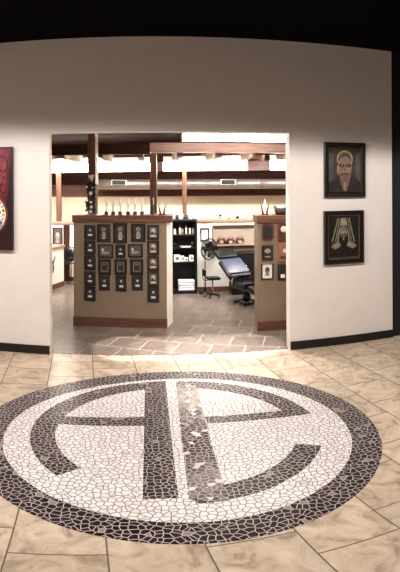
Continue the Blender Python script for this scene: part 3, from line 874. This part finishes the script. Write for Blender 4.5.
# ---- fluorescent fixtures
def strip_light(label, loc, rz, length, h=0.075, d=0.09):
    t = thing('fluorescent_light', label, 'light', loc, rz, 'fluorescent strips')
    b = MB(); b.box(-length / 2, length / 2, -0.02, 0.02, h * 0.55, h + 0.03, 'white'); b.build('housing', t)
    b = MB(); b.lathe([(0.0, -length / 2 + 0.01), (h * 0.5, -length / 2 + 0.013), (h * 0.5, length / 2 - 0.013), (0.0, length / 2 - 0.01)], 'tube', (0, 0, 0), 16, 'x'); b.build('diffuser', t)
    for s in (-1, 1):
        b = MB(); b.box(min(s * (length / 2 - 0.009), s * (length / 2 + 0.004)), max(s * (length / 2 - 0.009), s * (length / 2 + 0.004)), -h * 0.55, h * 0.55, -h * 0.55, h * 0.54, 'white'); b.build('end_cap', t)
    return t
t = strip_light('nearest fluorescent strip, just below the top edge of the doorway', (1.00, 5.42, 2.105), 0, 1.27, 0.075)
b = MB()
for sx in (-0.5, 0.5):
    b = MB(); b.tube([(sx, 0, 0.105), (sx, 0, 0.2005)], 0.004, 'black_metal', 6); b.build('hanger', t)
def on_beam(s0, s1, label):
    p0 = beam_pt((s0 + s1) / 2, -0.115)
    strip_light(label, (p0[0], p0[1], 1.868), BA, (s1 - s0) - 0.01, 0.125)
on_beam(-0.3, 1.93, 'long fluorescent strip on the far beam, from the left jamb to the bare post')
on_beam(2.05, 3.34, 'fluorescent strip on the far beam between the bare post and the dark gap')
on_beam(3.66, 4.95, 'fluorescent strip on the far beam at the right jamb')

# ---- duct
t = thing('air_duct', 'long round silver air duct hung along the back wall', 'duct', (0, 8.95, 1.60))
b = MB(); prof = []
for i in range(12):
    x0 = -0.98 + i * 0.5
    prof += [(0.088, x0), (0.088, x0 + 0.47), (0.0925, x0 + 0.475), (0.0925, x0 + 0.495)]
b.lathe([(0, -0.985)] + prof + [(0, 5.02)][:0] + [(0, -0.98 + 6.0)], 'steel', n=24, axis='x'); b.build('pipe', t)
for x in (-0.515, 1.42):
    b = MB(); b.box(x - 0.135, x + 0.135, -0.115, -0.06, -0.012, 0.08, 'white'); rg = b.build('register', t)
    b = MB(); b.box(x - 0.12, x + 0.12, -0.119, -0.1152, -0.006, 0.074, 'black'); g_ = b.build('grille', rg)
for x in (-0.8, 0.9, 2.6):
    b = MB(); b.tube([(x, 0, 0.0935), (x, 0, 0.678)], 0.004, 'black_metal', 6); b.build('hanger', t)

# ---- garland on the first post
t = thing('flower_garland', 'dark hanging garland with cream flowers on the post above the wide half wall', 'garland', (-0.672, 5.86, 1.264))
b = MB()
rnd = random.Random(3)
for i in range(70):
    z = rnd.uniform(0.0, 0.36); wdt = 0.055 + 0.03 * (1 - z / 0.36)
    x = rnd.uniform(-wdt * 0.75, wdt * 0.75); y = rnd.uniform(-0.035, 0.02)
    a = rnd.uniform(0, 6.28); l = rnd.uniform(0.02, 0.04)
    d = Vector((cos(a), rnd.uniform(-0.4, 0.2), sin(a))) * l; n_ = Vector((-sin(a), 0.3, cos(a))) * l * 0.35
    c = Vector((x, y, z + 0.02))
    b.add([c - d, c + n_, c + d, c - n_, c + Vector((0, -0.006, 0))], [(0, 1, 4), (1, 2, 4), (2, 3, 4), (3, 0, 4)], 'leaf')
b.tube([(0, 0.0, 0.0), (0.005, 0.0, 0.18), (0, 0.0, 0.44)], 0.012, 'leaf', 8)
b.build('foliage', t)
for (x, z, r) in ((0.002, 0.235, 0.02), (0.002, 0.13, 0.015), (0.008, 0.075, 0.017), (0.0, 0.02, 0.018), (-0.045, 0.31, 0.012), (0.025, 0.30, 0.010)):
    b = MB()
    for k in range(6):
        a = k * pi / 3
        b.ball((x + 0.55 * r * cos(a), -0.045, z + 0.55 * r * sin(a)), (r * 0.55, r * 0.35, r * 0.55), 'flower', 8, 5)
    b.ball((x, -0.05, z), r * 0.4, 'flower', 8, 5)
    b.build('flower', t)
b = MB(); b.prism([(-0.03, 0.44), (0.045, 0.455), (0.03, 0.41), (0.012, 0.37), (0.0, 0.395)], 'y', -0.03, -0.012, 'flower'); b.build('ribbon', t)

# ================================================================== BACK HALF WALLS
def half_wall(label, x0, x1, y0, top):
    t = thing('half_wall', label, 'half wall', ((x0 + x1) / 2, y0, 0)); L = (x1 - x0) / 2
    b = MB(); b.box(-L, L, 0, 0.12, 0, top - 0.04, 'white'); b.build('body', t)
    b = MB(); b.box(-L - 0.005, L + 0.005, -0.02, 0.14, top - 0.0395, top, 'counter', 0.004); b.build('ledge', t)
    b = MB(); b.box(-L, L, -0.013, -0.001, 0.001, 0.075, 'brown_wood'); b.build('baseboard', t)
half_wall('white half wall with a ledge behind the fan and the black treatment chair', 0.712, 4.6, 7.3, 1.08)
half_wall('white half wall with brown ledge seen at the left jamb', -4.0, -0.4, 8.12, 0.985)
# pilaster
t = thing('corner_trim', 'dark brown upright board on the left half wall behind the far fan', 'trim', (-1.335, 8.106, 0))
b = MB(); b.box(-0.05, 0.05, -0.008, 0.012, 0.08, 0.94, 'dark_wood'); b.build('board', t)
b = MB(); b.box(-0.06, 0.06, -0.016, 0.0, 0.0, 0.0795, 'dark_wood'); b.build('plinth', t)
# picture on the left half wall
def simple_picture(name, label, loc, w, h, fwid, art):
    t = thing(name, label, 'picture frame', loc)
    b = MB(); frame_ring(b, w, h, fwid, 0.022, 'frame_black'); b.build('frame', t)
    wi, hi = w / 2 - fwid * 0.97, h / 2 - fwid * 0.97
    b = MB(); b.box(-wi, wi, -0.006, 0, -hi, hi, art[0]); b.build('mount_board', t)
    b = MB(); patch(b, [(-wi * 0.97, -hi * 0.97), (wi * 0.97, -hi * 0.97), (wi * 0.97, hi * 0.97), (-wi * 0.97, hi * 0.97)], -0.0061, art[0], 0.0001); patch(b, ell(0, hi * 0.1, wi * 0.55, hi * 0.5, 18), -0.0062, art[1]); patch(b, ell(wi * 0.1, hi * 0.25, wi * 0.25, hi * 0.2, 12), -0.0072, art[2])
    patch(b, [(-wi * 0.6, -hi * 0.8), (wi * 0.6, -hi * 0.8), (wi * 0.35, -hi * 0.35), (-wi * 0.35, -hi * 0.35)], -0.0062, art[1]); b.build('artwork', t)
simple_picture('picture_frame', 'black framed grey picture on the left white half wall, beside the jamb', (-1.485, 8.1185, 0.745), 0.165, 0.30, 0.02, ('mat_grey', 'mid', 'pale'))
simple_picture('picture_frame', 'small black framed white picture on the half wall right of the bookcase', (0.820, 7.2985, 0.86), 0.128, 0.19, 0.018, ('paper', 'pale', 'mid'))

# ---- left cabinet / counter
CA = math.atan2(0.40, 0.136)
t = thing('counter_cabinet', 'low white counter cabinet with brown worktop and base, at the left jamb', 'cabinet', (-1.58, 6.945, 0), CA)
b = MB(); b.box(0, 0.82, 0.0, 0.5, 0.085, 0.62, 'white'); b.build('body', t)
b = MB(); b.box(-0.012, 0.835, -0.02, 0.51, 0.6205, 0.66, 'counter', 0.004); b.build('worktop', t)
b = MB(); b.box(0.0, 0.82, -0.008, 0.5, 0.0, 0.0845, 'brown_wood'); b.build('plinth', t)
s_, z0 = 0.47, 0.27
ol = (-1.58 + s_ * cos(CA) + 0.005 * sin(CA), 6.945 + s_ * sin(CA) - 0.005 * cos(CA), z0)
t = thing('wall_ornament', 'dark forked metal ornament on the side of the white counter cabinet', 'ornament', ol, CA)
b = MB(); b.tube([(0.0, 0, 0), (0.012, 0, 0.07), (0.0, 0, 0.13)], [0.006, 0.011, 0.008], 'black_metal', 7); b.build('stem', t)
for s in (-1, 1):
    b = MB(); b.tube([(0, 0, 0.1305), (s * 0.02, 0, 0.17), (s * 0.05, 0, 0.2), (s * 0.06, 0, 0.25)], [0.008, 0.009, 0.007, 0.004], 'black_metal', 7); b.build('prong', t)

# ---- papers on the counter
b = MB(); b.box(-0.05, 0.05, -0.04, 0.04, 0, 0.008, 'paper')
o_ = b.build('paper_stack'); o_.location = (-1.56, 7.35, 0.661); o_.rotation_euler = (0, 0, 0.4)
tag(o_, 'low stack of white paper on the counter by the left jamb', 'paper')

# ================================================================== FANS
def fan(label, x, y, hz, r, yawr):
    t = thing('pedestal_fan', label, 'fan', (x, y, 0), yawr, 'pedestal fans')
    b = MB(); b.lathe([(0, 0), (0.095, 0), (0.095, 0.008), (0.02, 0.02), (0.016, 0.03), (0, 0.03)], 'black', n=24); b.build('base', t)
    b = MB(); b.tube([(0, 0.0, 0.0305), (0, 0.0, hz - 0.02)], [0.009, 0.007], 'black_metal', 10); b.build('pole', t)
    b = MB(); b.lathe([(0, -0.055), (0.03, -0.05), (0.038, -0.01), (0.036, 0.03), (0.0, 0.036)], 'black', (0, 0, hz), 16, 'y'); b.build('motor', t)
    yc = -0.085
    b = MB()
    for k in range(4):
        a0 = k * pi / 2
        vs = []; 
        for i in range(7):
            f = i / 6; rr = 0.03 + (r * 0.82 - 0.03) * f
            for s in (-1, 1):
                a = a0 + s * (0.58 + 0.15 * sin(pi * f)) + 0.3 * f
                vs.append((rr * cos(a), yc + s * 0.012, hz + rr * sin(a)))
        n0 = len(vs)
        vs += [(p[0], p[1] + 0.003, p[2]) for p in vs]
        fs = []
        for i in range(6):
            fs.append((2 * i, 2 * i + 1, 2 * i + 3, 2 * i + 2)); fs.append((n0 + 2 * i, n0 + 2 * i + 2, n0 + 2 * i + 3, n0 + 2 * i + 1))
            fs.append((2 * i, 2 * i + 2, n0 + 2 * i + 2, n0 + 2 * i)); fs.append((2 * i + 1, n0 + 2 * i + 1, n0 + 2 * i + 3, 2 * i + 3))
        fs.append((0, n0, n0 + 1, 1)); fs.append((12, 13, n0 + 13, n0 + 12))
        b.add(vs, fs, 'black', True)
    b.lathe([(0, yc - 0.018), (0.026, yc - 0.012), (0.028, yc + 0.02), (0, yc + 0.024)], 'black', (0, 0, hz), 16, 'y')
    b.build('blades', t)
    b = MB()
    for rr, dy in ((r, 0.0), (r * 0.98, -0.02), (r * 0.98, 0.02), (r * 0.72, -0.036), (r * 0.45, -0.042), (r * 0.22, -0.045)):
        b.tube([(rr * cos(2 * pi * i / 32), yc + dy, hz + rr * sin(2 * pi * i / 32)) for i in range(33)], 0.003 if rr < r else 0.006, 'black_metal', 6, False)
    for i in range(40):
        a = 2 * pi * i / 40
        b.tube([(0.02 * cos(a), yc - 0.046, hz + 0.02 * sin(a)), (r * 0.7 * cos(a), yc - 0.037, hz + r * 0.7 * sin(a)), (r * cos(a), yc, hz + r * sin(a)), (r * 0.7 * cos(a), yc + 0.032, hz + r * 0.7 * sin(a)), (0.04 * cos(a), yc + 0.036, hz + 0.04 * sin(a))], 0.0024, 'black_metal', 4)
    b.build('guard', t)
    return t
fan('black pedestal fan with caged head between the bookcase and the treatment chair', 0.81, 7.17, 0.668, 0.152, radians(38))
fan('black pedestal fan seen past the left end of the wide half wall', -1.235, 7.93, 0.475, 0.14, radians(-4))

# ================================================================== BOOKCASE AND CONTENTS
BX0, BX1, BY0, BY1 = 0.336, 0.692, 7.17, 7.45
t = thing('bookcase', 'tall black bookcase with open shelves behind the wide half wall', 'bookcase', ((BX0 + BX1) / 2, BY0, 0))
hw = (BX1 - BX0) / 2; dp = BY1 - BY0
for s in (-1, 1):
    b = MB(); b.box(min(s * hw, s * (hw - 0.016)), max(s * hw, s * (hw - 0.016)), 0, dp, 0, 1.068, 'black'); b.build('side_panel', t)
b = MB(); b.box(-hw - 0.006, hw + 0.006, -0.008, dp, 1.0682, 1.09, 'black', 0.003); b.build('top', t)
b = MB(); b.box(-hw + 0.0165, hw - 0.0165, dp - 0.01, dp, 0.0, 1.0678, 'black'); b.build('back_panel', t)
SH = (0.046, 0.475, 0.685, 0.872)
for z in SH:
    b = MB(); b.box(-hw + 0.0165, hw - 0.0165, 0.004, dp - 0.0105, z - 0.014, z, 'black'); b.build('shelf', t)
b = MB(); b.box(-hw + 0.0165, hw - 0.0165, 0.012, 0.02, 0.001, 0.0315, 'black'); b.build('toe_kick', t)
xc = (BX0 + BX1) / 2
def bottle(label, x, y, z, h, r, m, capm, group):
    t = thing('bottle', label, 'bottle', (x, y, z), 0, group)
    b = MB(); b.lathe([(r * 0.9, 0), (r, 0.004), (r, h * 0.62), (r * 0.45, h * 0.78), (r * 0.42, h * 0.84)], m, n=14); b.build('body', t)
    b = MB(); b.lathe([(r * 0.5, h * 0.842), (r * 0.5, h), (0, h)], capm, n=12); b.build('cap', t)
    return t
G = 'bottles on the top shelf of the bookcase'
for i, (x, h, m, d) in enumerate(((0.38, 0.10, 'paper', 'short white bottle at the left end'), (0.455, 0.15, 'pale', 'tall pale bottle second from the left'), (0.49, 0.11, 'grey', 'short grey bottle in the middle'), (0.545, 0.15, 'paper', 'tall white bottle right of centre'), (0.60, 0.12, 'pale', 'medium pale bottle second from the right'), (0.645, 0.12, 'grey', 'medium grey bottle at the right end'))):
    bottle(f'{d} of the upper bookcase shelf', x, 7.24, 0.8725, h, 0.014 if i else 0.02, m, 'black', G)
# second shelf: a flat white tray with tools
t = thing('tool_tray', 'shallow white tray on the second shelf of the bookcase', 'tray', (0.535, 7.25, 0.6855))
b = MB(); b.prism([(-0.075, 0.018), (-0.065, 0), (0.065, 0), (0.075, 0.018), (0.07, 0.018), (0.06, 0.004), (-0.06, 0.004), (-0.07, 0.018)], 'y', -0.04, 0.04, 'paper'); b.build('pan', t)
b = MB(); b.tube([(-0.055, 0.0, 0.0125), (0.05, 0.01, 0.0125)], 0.008, 'grey', 8); b.build('brush', t)
for i, (x, r, h, m, d) in enumerate(((0.385, 0.02, 0.06, 'leaf', 'dark jar at the left end'), (0.41, 0.0, 0, '', ''), (0.64, 0.022, 0.07, 'leaf', 'dark jar at the right end'))):
    if not m: continue
    t = thing('jar', f'{d} of the second bookcase shelf', 'jar', (x, 7.26, 0.6855), 0, 'jars on the second shelf')
    b = MB(); b.lathe([(r, 0), (r, h * 0.8), (r * 0.8, h * 0.85)], m, n=14); b.build('glass', t)
    b = MB(); b.lathe([(r * 0.85, h * 0.852), (r * 0.85, h), (0, h)], 'grey', n=14); b.build('lid', t)
# third shelf: white patterned box and paper packs
t = thing('tissue_box', 'white patterned carton hanging over the left front of the third bookcase shelf', 'box', (0.408, 7.222, 0.4755), 0.08)
b = MB(); b.box(-0.045, 0.045, -0.035, 0.035, 0, 0.1, 'paper', 0.002); b.build('carton', t)
b = MB(); patch(b, ell(0, 0.05, 0.026, 0.03, 14), -0.0352, 'mid'); patch(b, ell(0.004, 0.056, 0.012, 0.012, 12), -0.0362, 'leaf'); b.build('printed_motif', t)
G = 'white packs on the third bookcase shelf'
for i, (x, w, h, rz, d) in enumerate(((0.487, 0.05, 0.085, 0.2, 'rounded white pack next to the carton'), (0.545, 0.055, 0.06, -0.15, 'low white pack in the middle'), (0.617, 0.06, 0.095, 0.1, 'tall white pack at the right end'))):
    t = thing('supply_pack', f'{d} of the third bookcase shelf', 'pack', (x, 7.225, 0.4755), rz, G)
    b = MB(); b.box(-w / 2, w / 2, -0.03, 0.03, 0, h, 'paper', 0.008); b.build('wrapper', t)
    b = MB(); patch(b, ell(0, h * 0.55, w * 0.3, h * 0.26, 14), -0.0302, 'grey'); b.build('printed_motif', t)
# folded towels on the bottom shelf
G = 'folded towels at the bottom of the bookcase'
for i, lab in enumerate(('lower folded white towel on the bottom shelf of the bookcase', 'upper folded white towel stacked on the bottom shelf of the bookcase')):
    t = thing('folded_towel', lab, 'towel', (0.545, 7.25, 0.0465 + i * 0.078), 0, G)
    for k in range(2):
        b = MB(); b.box(-0.118, 0.118, -0.07, 0.09, 0.0 + k * 0.0375, 0.0365 + k * 0.0375, 'towel', 0.012); b.build('fold', t)
# on top of the bookcase
G = 'cups on top of the bookcase'
for i, (x, r, h, m, d) in enumerate(((0.415, 0.024, 0.065, 'leaf', 'dark mug on the left'), (0.475, 0.02, 0.10, 'paper', 'tall white tumbler in the middle'), (0.545, 0.03, 0.065, 'leaf', 'wide dark mug right of the white tumbler'), (0.612, 0.018, 0.05, 'paper', 'short white cup on the right'))):
    t = thing('mug', f'{d} of the bookcase top', 'cup', (x, 7.27, 1.0905), 0, G)
    b = MB(); b.lathe([(r * 0.9, 0), (r, h * 0.2), (r, h), (r * 0.88, h), (r * 0.86, 0.006), (0, 0.006)], m, n=18); b.build('cup', t)
    b = MB(); b.tube([(r + 0.0005, 0, h * 0.75), (r + 0.014, 0, h * 0.72), (r + 0.016, 0, h * 0.4), (r + 0.0005, 0, h * 0.28)], 0.003, m, 6); b.build('handle', t)

# ---- ledge items on the half wall
LZ = 1.0805
t = thing('curl_sculpture', 'small black curled ornament with a ball, first on the half wall ledge', 'ornament', (1.05, 7.36, LZ))
b = MB(); b.tube([(0.025, 0, 0.004), (-0.02, 0, 0.015), (-0.042, 0, 0.05), (-0.03, 0, 0.085), (-0.012, 0, 0.095)], [0.004, 0.005, 0.005, 0.004, 0.003], 'black_metal', 8); b.build('curl', t)
b = MB(); b.ball((0.012, 0, 0.052), 0.02, 'black_metal', 14, 10); b.build('ball', t)
b = MB(); b.tube([(0.012, 0, 0.0082), (0.012, 0, 0.033)], 0.003, 'black_metal', 6); b.build('stem', t)
for x, h, m, d in ((1.19, 0.05, 'pale', 'small pale statuette second on the half wall ledge'), (1.45, 0.06, 'pale', 'small grey statuette fourth on the half wall ledge'), (1.57, 0.055, 'grey', 'small flat-topped ornament nearest the right half wall on the ledge')):
    t = thing('statuette', d, 'ornament', (x, 7.36, LZ), 0, 'ornaments on the half wall ledge')
    b = MB(); b.lathe([(0.02, 0), (0.02, 0.008), (0.008, 0.012), (0.008, 0.014)], 'trophy_base', n=14); b.build('base', t)
    b = MB(); b.lathe([(0.007, 0.0142), (0.013, h * 0.5), (0.007, h * 0.75), (0.011, h * 0.9), (0.0, h)] if m == 'pale' else [(0.006, 0.0142), (0.006, h * 0.7), (0.03, h * 0.75), (0.03, h), (0, h)], m, n=14); b.build('figure', t)
t = thing('lidded_bowl', 'small dark lidded bowl third on the half wall ledge', 'bowl', (1.32, 7.36, LZ))
b = MB(); b.lathe([(0.012, 0), (0.028, 0.012), (0.033, 0.025)], 'leaf', n=18); b.build('bowl', t)
b = MB(); b.lathe([(0.034, 0.0255), (0.022, 0.036), (0.006, 0.04), (0.007, 0.048), (0, 0.05)], 'leaf', n=18); b.build('lid', t)

# ---- wall display with three round heads
t = thing('wall_display', 'beige shadow-box shelf on the white half wall above the treatment chair', 'display shelf', (1.28, 7.2985, 0.655))
b = MB(); b.box(-0.335, 0.335, -0.012, 0, 0, 0.33, 'screen'); b.build('backing', t)
b = MB(); frame_ring(b, 0.7, 0.36, 0.022, 0.05, 'display_frame')
fr = b.build('frame', t, Matrix.Translation((0, -0.0, 0.165)))
b = MB(); b.box(-0.325, 0.325, -0.115, -0.0125, 0.042, 0.06, 'display_frame'); b.build('shelf', t)
G = 'round heads on the wall display'
for x, d in ((1.06, 'left of the three'), (1.195, 'middle of the three'), (1.335, 'right of the three')):
    t = thing('mannequin_head', f'small pink head with red brown hair, {d} on the wall display shelf', 'mannequin head', (x, 7.235, 0.7155), 0, G)
    b = MB(); b.ball((0, 0, 0.05), (0.036, 0.034, 0.05), 'face_pink', 16, 10); b.build('face', t)
    b = MB(); vs = []
    b.lathe([(0.062, 0.03), (0.06, 0.07), (0.045, 0.104), (0.0, 0.118)], 'hair', (0, 0.012, 0), 18)
    for i in range(len(b.v)):
        pass
    h_ = b.build('hair', t)
# remove the front of each hair shell so the face shows
for o in [o for o in bpy.data.objects if o.name.startswith('hair') and o.type == 'MESH']:
    bm = bmesh.new(); bm.from_mesh(o.data)
    kill = [f for f in bm.faces if f.calc_center_median().y < -0.02 and f.calc_center_median().z < 0.085] + [f for f in bm.faces if len(f.verts) > 6]
    bmesh.ops.delete(bm, geom=kill, context='FACES')
    bm.to_mesh(o.data); bm.free()
    md = o.modifiers.new('thickness', 'SOLIDIFY'); md.thickness = 0.004

# ---- black storage cabinet behind the chair
t = thing('storage_cabinet', 'black two-door cabinet against the white half wall behind the treatment chair', 'cabinet', (1.36, 7.02, 0))
b = MB(); b.box(-0.18, 0.18, 0, 0.26, 0, 0.59, 'black'); b.build('body', t)
b = MB(); b.box(-0.19, 0.19, -0.01, 0.265, 0.5905, 0.61, 'black', 0.003); b.build('top', t)
for s in (-1, 1):
    b = MB(); b.box(min(s * 0.004, s * 0.174), max(s * 0.004, s * 0.174), -0.014, -0.0005, 0.03, 0.58, 'black'); dr = b.build('door', t)
    b = MB(); b.tube([(s * 0.02, -0.022, 0.35), (s * 0.02, -0.022, 0.45)], 0.005, 'chrome', 8); b.build('handle', dr)

# ---- white magnifier lamp
t = thing('floor_lamp', 'white floor-standing magnifier lamp beside the right half wall', 'lamp', (1.545, 6.93, 0))
b = MB(); b.lathe([(0.0, 0), (0.06, 0), (0.06, 0.012), (0.012, 0.022), (0, 0.022)], 'white', n=20); b.build('base', t)
b = MB(); b.tube([(0, 0, 0.0222), (0, 0, 0.80)], 0.009, 'white', 10); b.build('pole', t)
b = MB(); b.tube([(0, 0, 0.8005), (-0.004, -0.01, 0.85), (-0.012, -0.03, 0.865)], 0.008, 'white', 8); b.build('arm', t)
b = MB(); b.box(-0.06, 0.04, -0.07, -0.04, 0.80, 0.89, 'paper', 0.006); b.build('head', t)
b = MB(); b.lathe([(0, -0.012), (0.036, -0.01), (0.042, 0.0), (0.036, 0.01), (0, 0.012)], 'white', (0, 0, 0), 20, 'y')
ln = b.build('reflector', t, Matrix.Translation((-0.015, -0.024, 0.50)) @ Matrix.Diagonal((1, 1, 1.6, 1)))
b = MB(); b.lathe([(0, -0.002), (0.024, -0.002), (0.024, 0.0), (0, 0.0)], 'grey', (0, 0, 0), 18, 'y')
b.build('lens', t, Matrix.Translation((-0.015, -0.0365, 0.50)) @ Matrix.Diagonal((1, 1, 1.6, 1)))

# ================================================================== STOOL
t = thing('task_stool', 'small black wheeled stool with backrest in front of the pedestal fan', 'stool', (0.885, 6.92, 0), radians(8))
b = MB()
for k in range(5):
    a = radians(20 + 72 * k)
    b.tube([(0.015 * cos(a), 0.015 * sin(a), 0.05), (0.105 * cos(a), 0.105 * sin(a), 0.03)], [0.011, 0.007], 'black_metal', 8)
b.lathe([(0, 0.034), (0.02, 0.036), (0.02, 0.06), (0, 0.062)], 'black_metal', n=14)
b.build('star_base', t)
for k in range(5):
    a = radians(20 + 72 * k)
    b = MB(); b.lathe([(0.005, -0.008), (0.011, -0.006), (0.011, 0.006), (0.005, 0.008)], 'black', (0.112 * cos(a), 0.112 * sin(a), 0.0112), 12, 'y'); b.build('caster', t)
b = MB(); b.tube([(0, 0, 0.0625), (0, 0, 0.255)], [0.012, 0.009], 'chrome', 10); b.build('gas_lift', t)
b = MB(); b.box(-0.08, 0.10, -0.075, 0.075, 0.2555, 0.295, 'vinyl', 0.014); b.build('seat', t)
b = MB(); b.tube([(-0.07, 0, 0.25), (-0.125, 0, 0.255), (-0.14, 0, 0.30), (-0.142, 0, 0.36)], 0.007, 'black_metal', 8); b.build('back_bracket', t)
b = MB(); b.box(-0.135, -0.105, -0.07, 0.07, 0.31, 0.405, 'vinyl', 0.012); b.build('backrest', t)

# ================================================================== TREATMENT CHAIR
t = thing('treatment_chair', 'large black reclining treatment chair with bluish sheen, cut by the right half wall', 'chair', (1.275, 6.46, 0), radians(-66))
# local +x towards the feet
b = MB()
for k in range(4):
    a = radians(45 + 90 * k)
    b.tube([(0.02 * cos(a), 0.02 * sin(a), 0.045), (0.17 * cos(a), 0.17 * sin(a), 0.022)], [0.03, 0.018], 'black_metal', 8)
b.lathe([(0, 0.004), (0.10, 0.006), (0.10, 0.03), (0.06, 0.06), (0, 0.06)], 'black', n=20)
b.build('base', t)
b = MB(); b.lathe([(0.055, 0.0605), (0.055, 0.15), (0.035, 0.155), (0.035, 0.2)], 'black_metal', n=18); b.build('lift_column', t)
b = MB(); b.prism([(-0.16, 0.201), (0.2, 0.201), (0.24, 0.235), (-0.2, 0.235)], 'y', -0.12, 0.12, 'black'); b.build('seat_frame', t)
def pad(mb, p0, p1, wd, th, m, taper=1.0):
    """cushion from p0 to p1 (x,z) of width wd and thickness th, bevelled"""
    L = sqrt((p1[0] - p0[0]) ** 2 + (p1[1] - p0[1]) ** 2)
    q = MB(); q.box(0, L, -wd / 2, wd / 2, 0, th, m, min(th * 0.42, 0.025))
    a = math.atan2(p1[1] - p0[1], p1[0] - p0[0])
    X = Matrix.Translation((p0[0], 0, p0[1])) @ Matrix.Rotation(-a, 4, 'Y')
    vs = []
    for v in q.v:
        f = v[0] / L; s = 1 + (taper - 1) * f
        vs.append(X @ Vector((v[0], v[1] * s, v[2])))
    mb.add(vs, q.f, m)
b = MB(); pad(b, (-0.16, 0.236), (0.22, 0.25), 0.36, 0.075, 'vinyl'); b.build('seat', t)
b = MB(); pad(b, (0.225, 0.24), (0.50, 0.16), 0.34, 0.07, 'vinyl', 0.9); b.build('leg_rest', t)
b = MB(); pad(b, (-0.43, 0.505), (-0.14, 0.315), 0.37, 0.06, 'vinyl'); b.build('backrest', t)
b = MB(); pad(b, (-0.395, 0.5565), (-0.155, 0.399), 0.33, 0.016, 'vinyl_blue'); b.build('back_cushion', t)['label'] = 'shiny blue-grey back cushion'
b = MB(); pad(b, (-0.575, 0.635), (-0.45, 0.545), 0.33, 0.055, 'vinyl', 1.0); b.build('headrest', t)
b = MB()
for yy in (-0.05, 0.05): b.tube([(-0.46, yy, 0.54), (-0.42, yy, 0.51)], 0.01, 'chrome', 8)
b.tube([(-0.46, -0.055, 0.54), (-0.46, 0.055, 0.54)], 0.01, 'chrome', 8); b.build('headrest_bracket', t)
for s in (-1, 1):
    b = MB(); b.box(-0.16, 0.08, s * 0.2 - 0.025, s * 0.2 + 0.025, 0.37, 0.40, 'vinyl', 0.012); ar = b.build('armrest', t)
    b = MB(); b.tube([(-0.05, s * 0.2, 0.3695), (-0.05, s * 0.19, 0.26)], 0.01, 'chrome', 8); b.build('arm_support', ar)
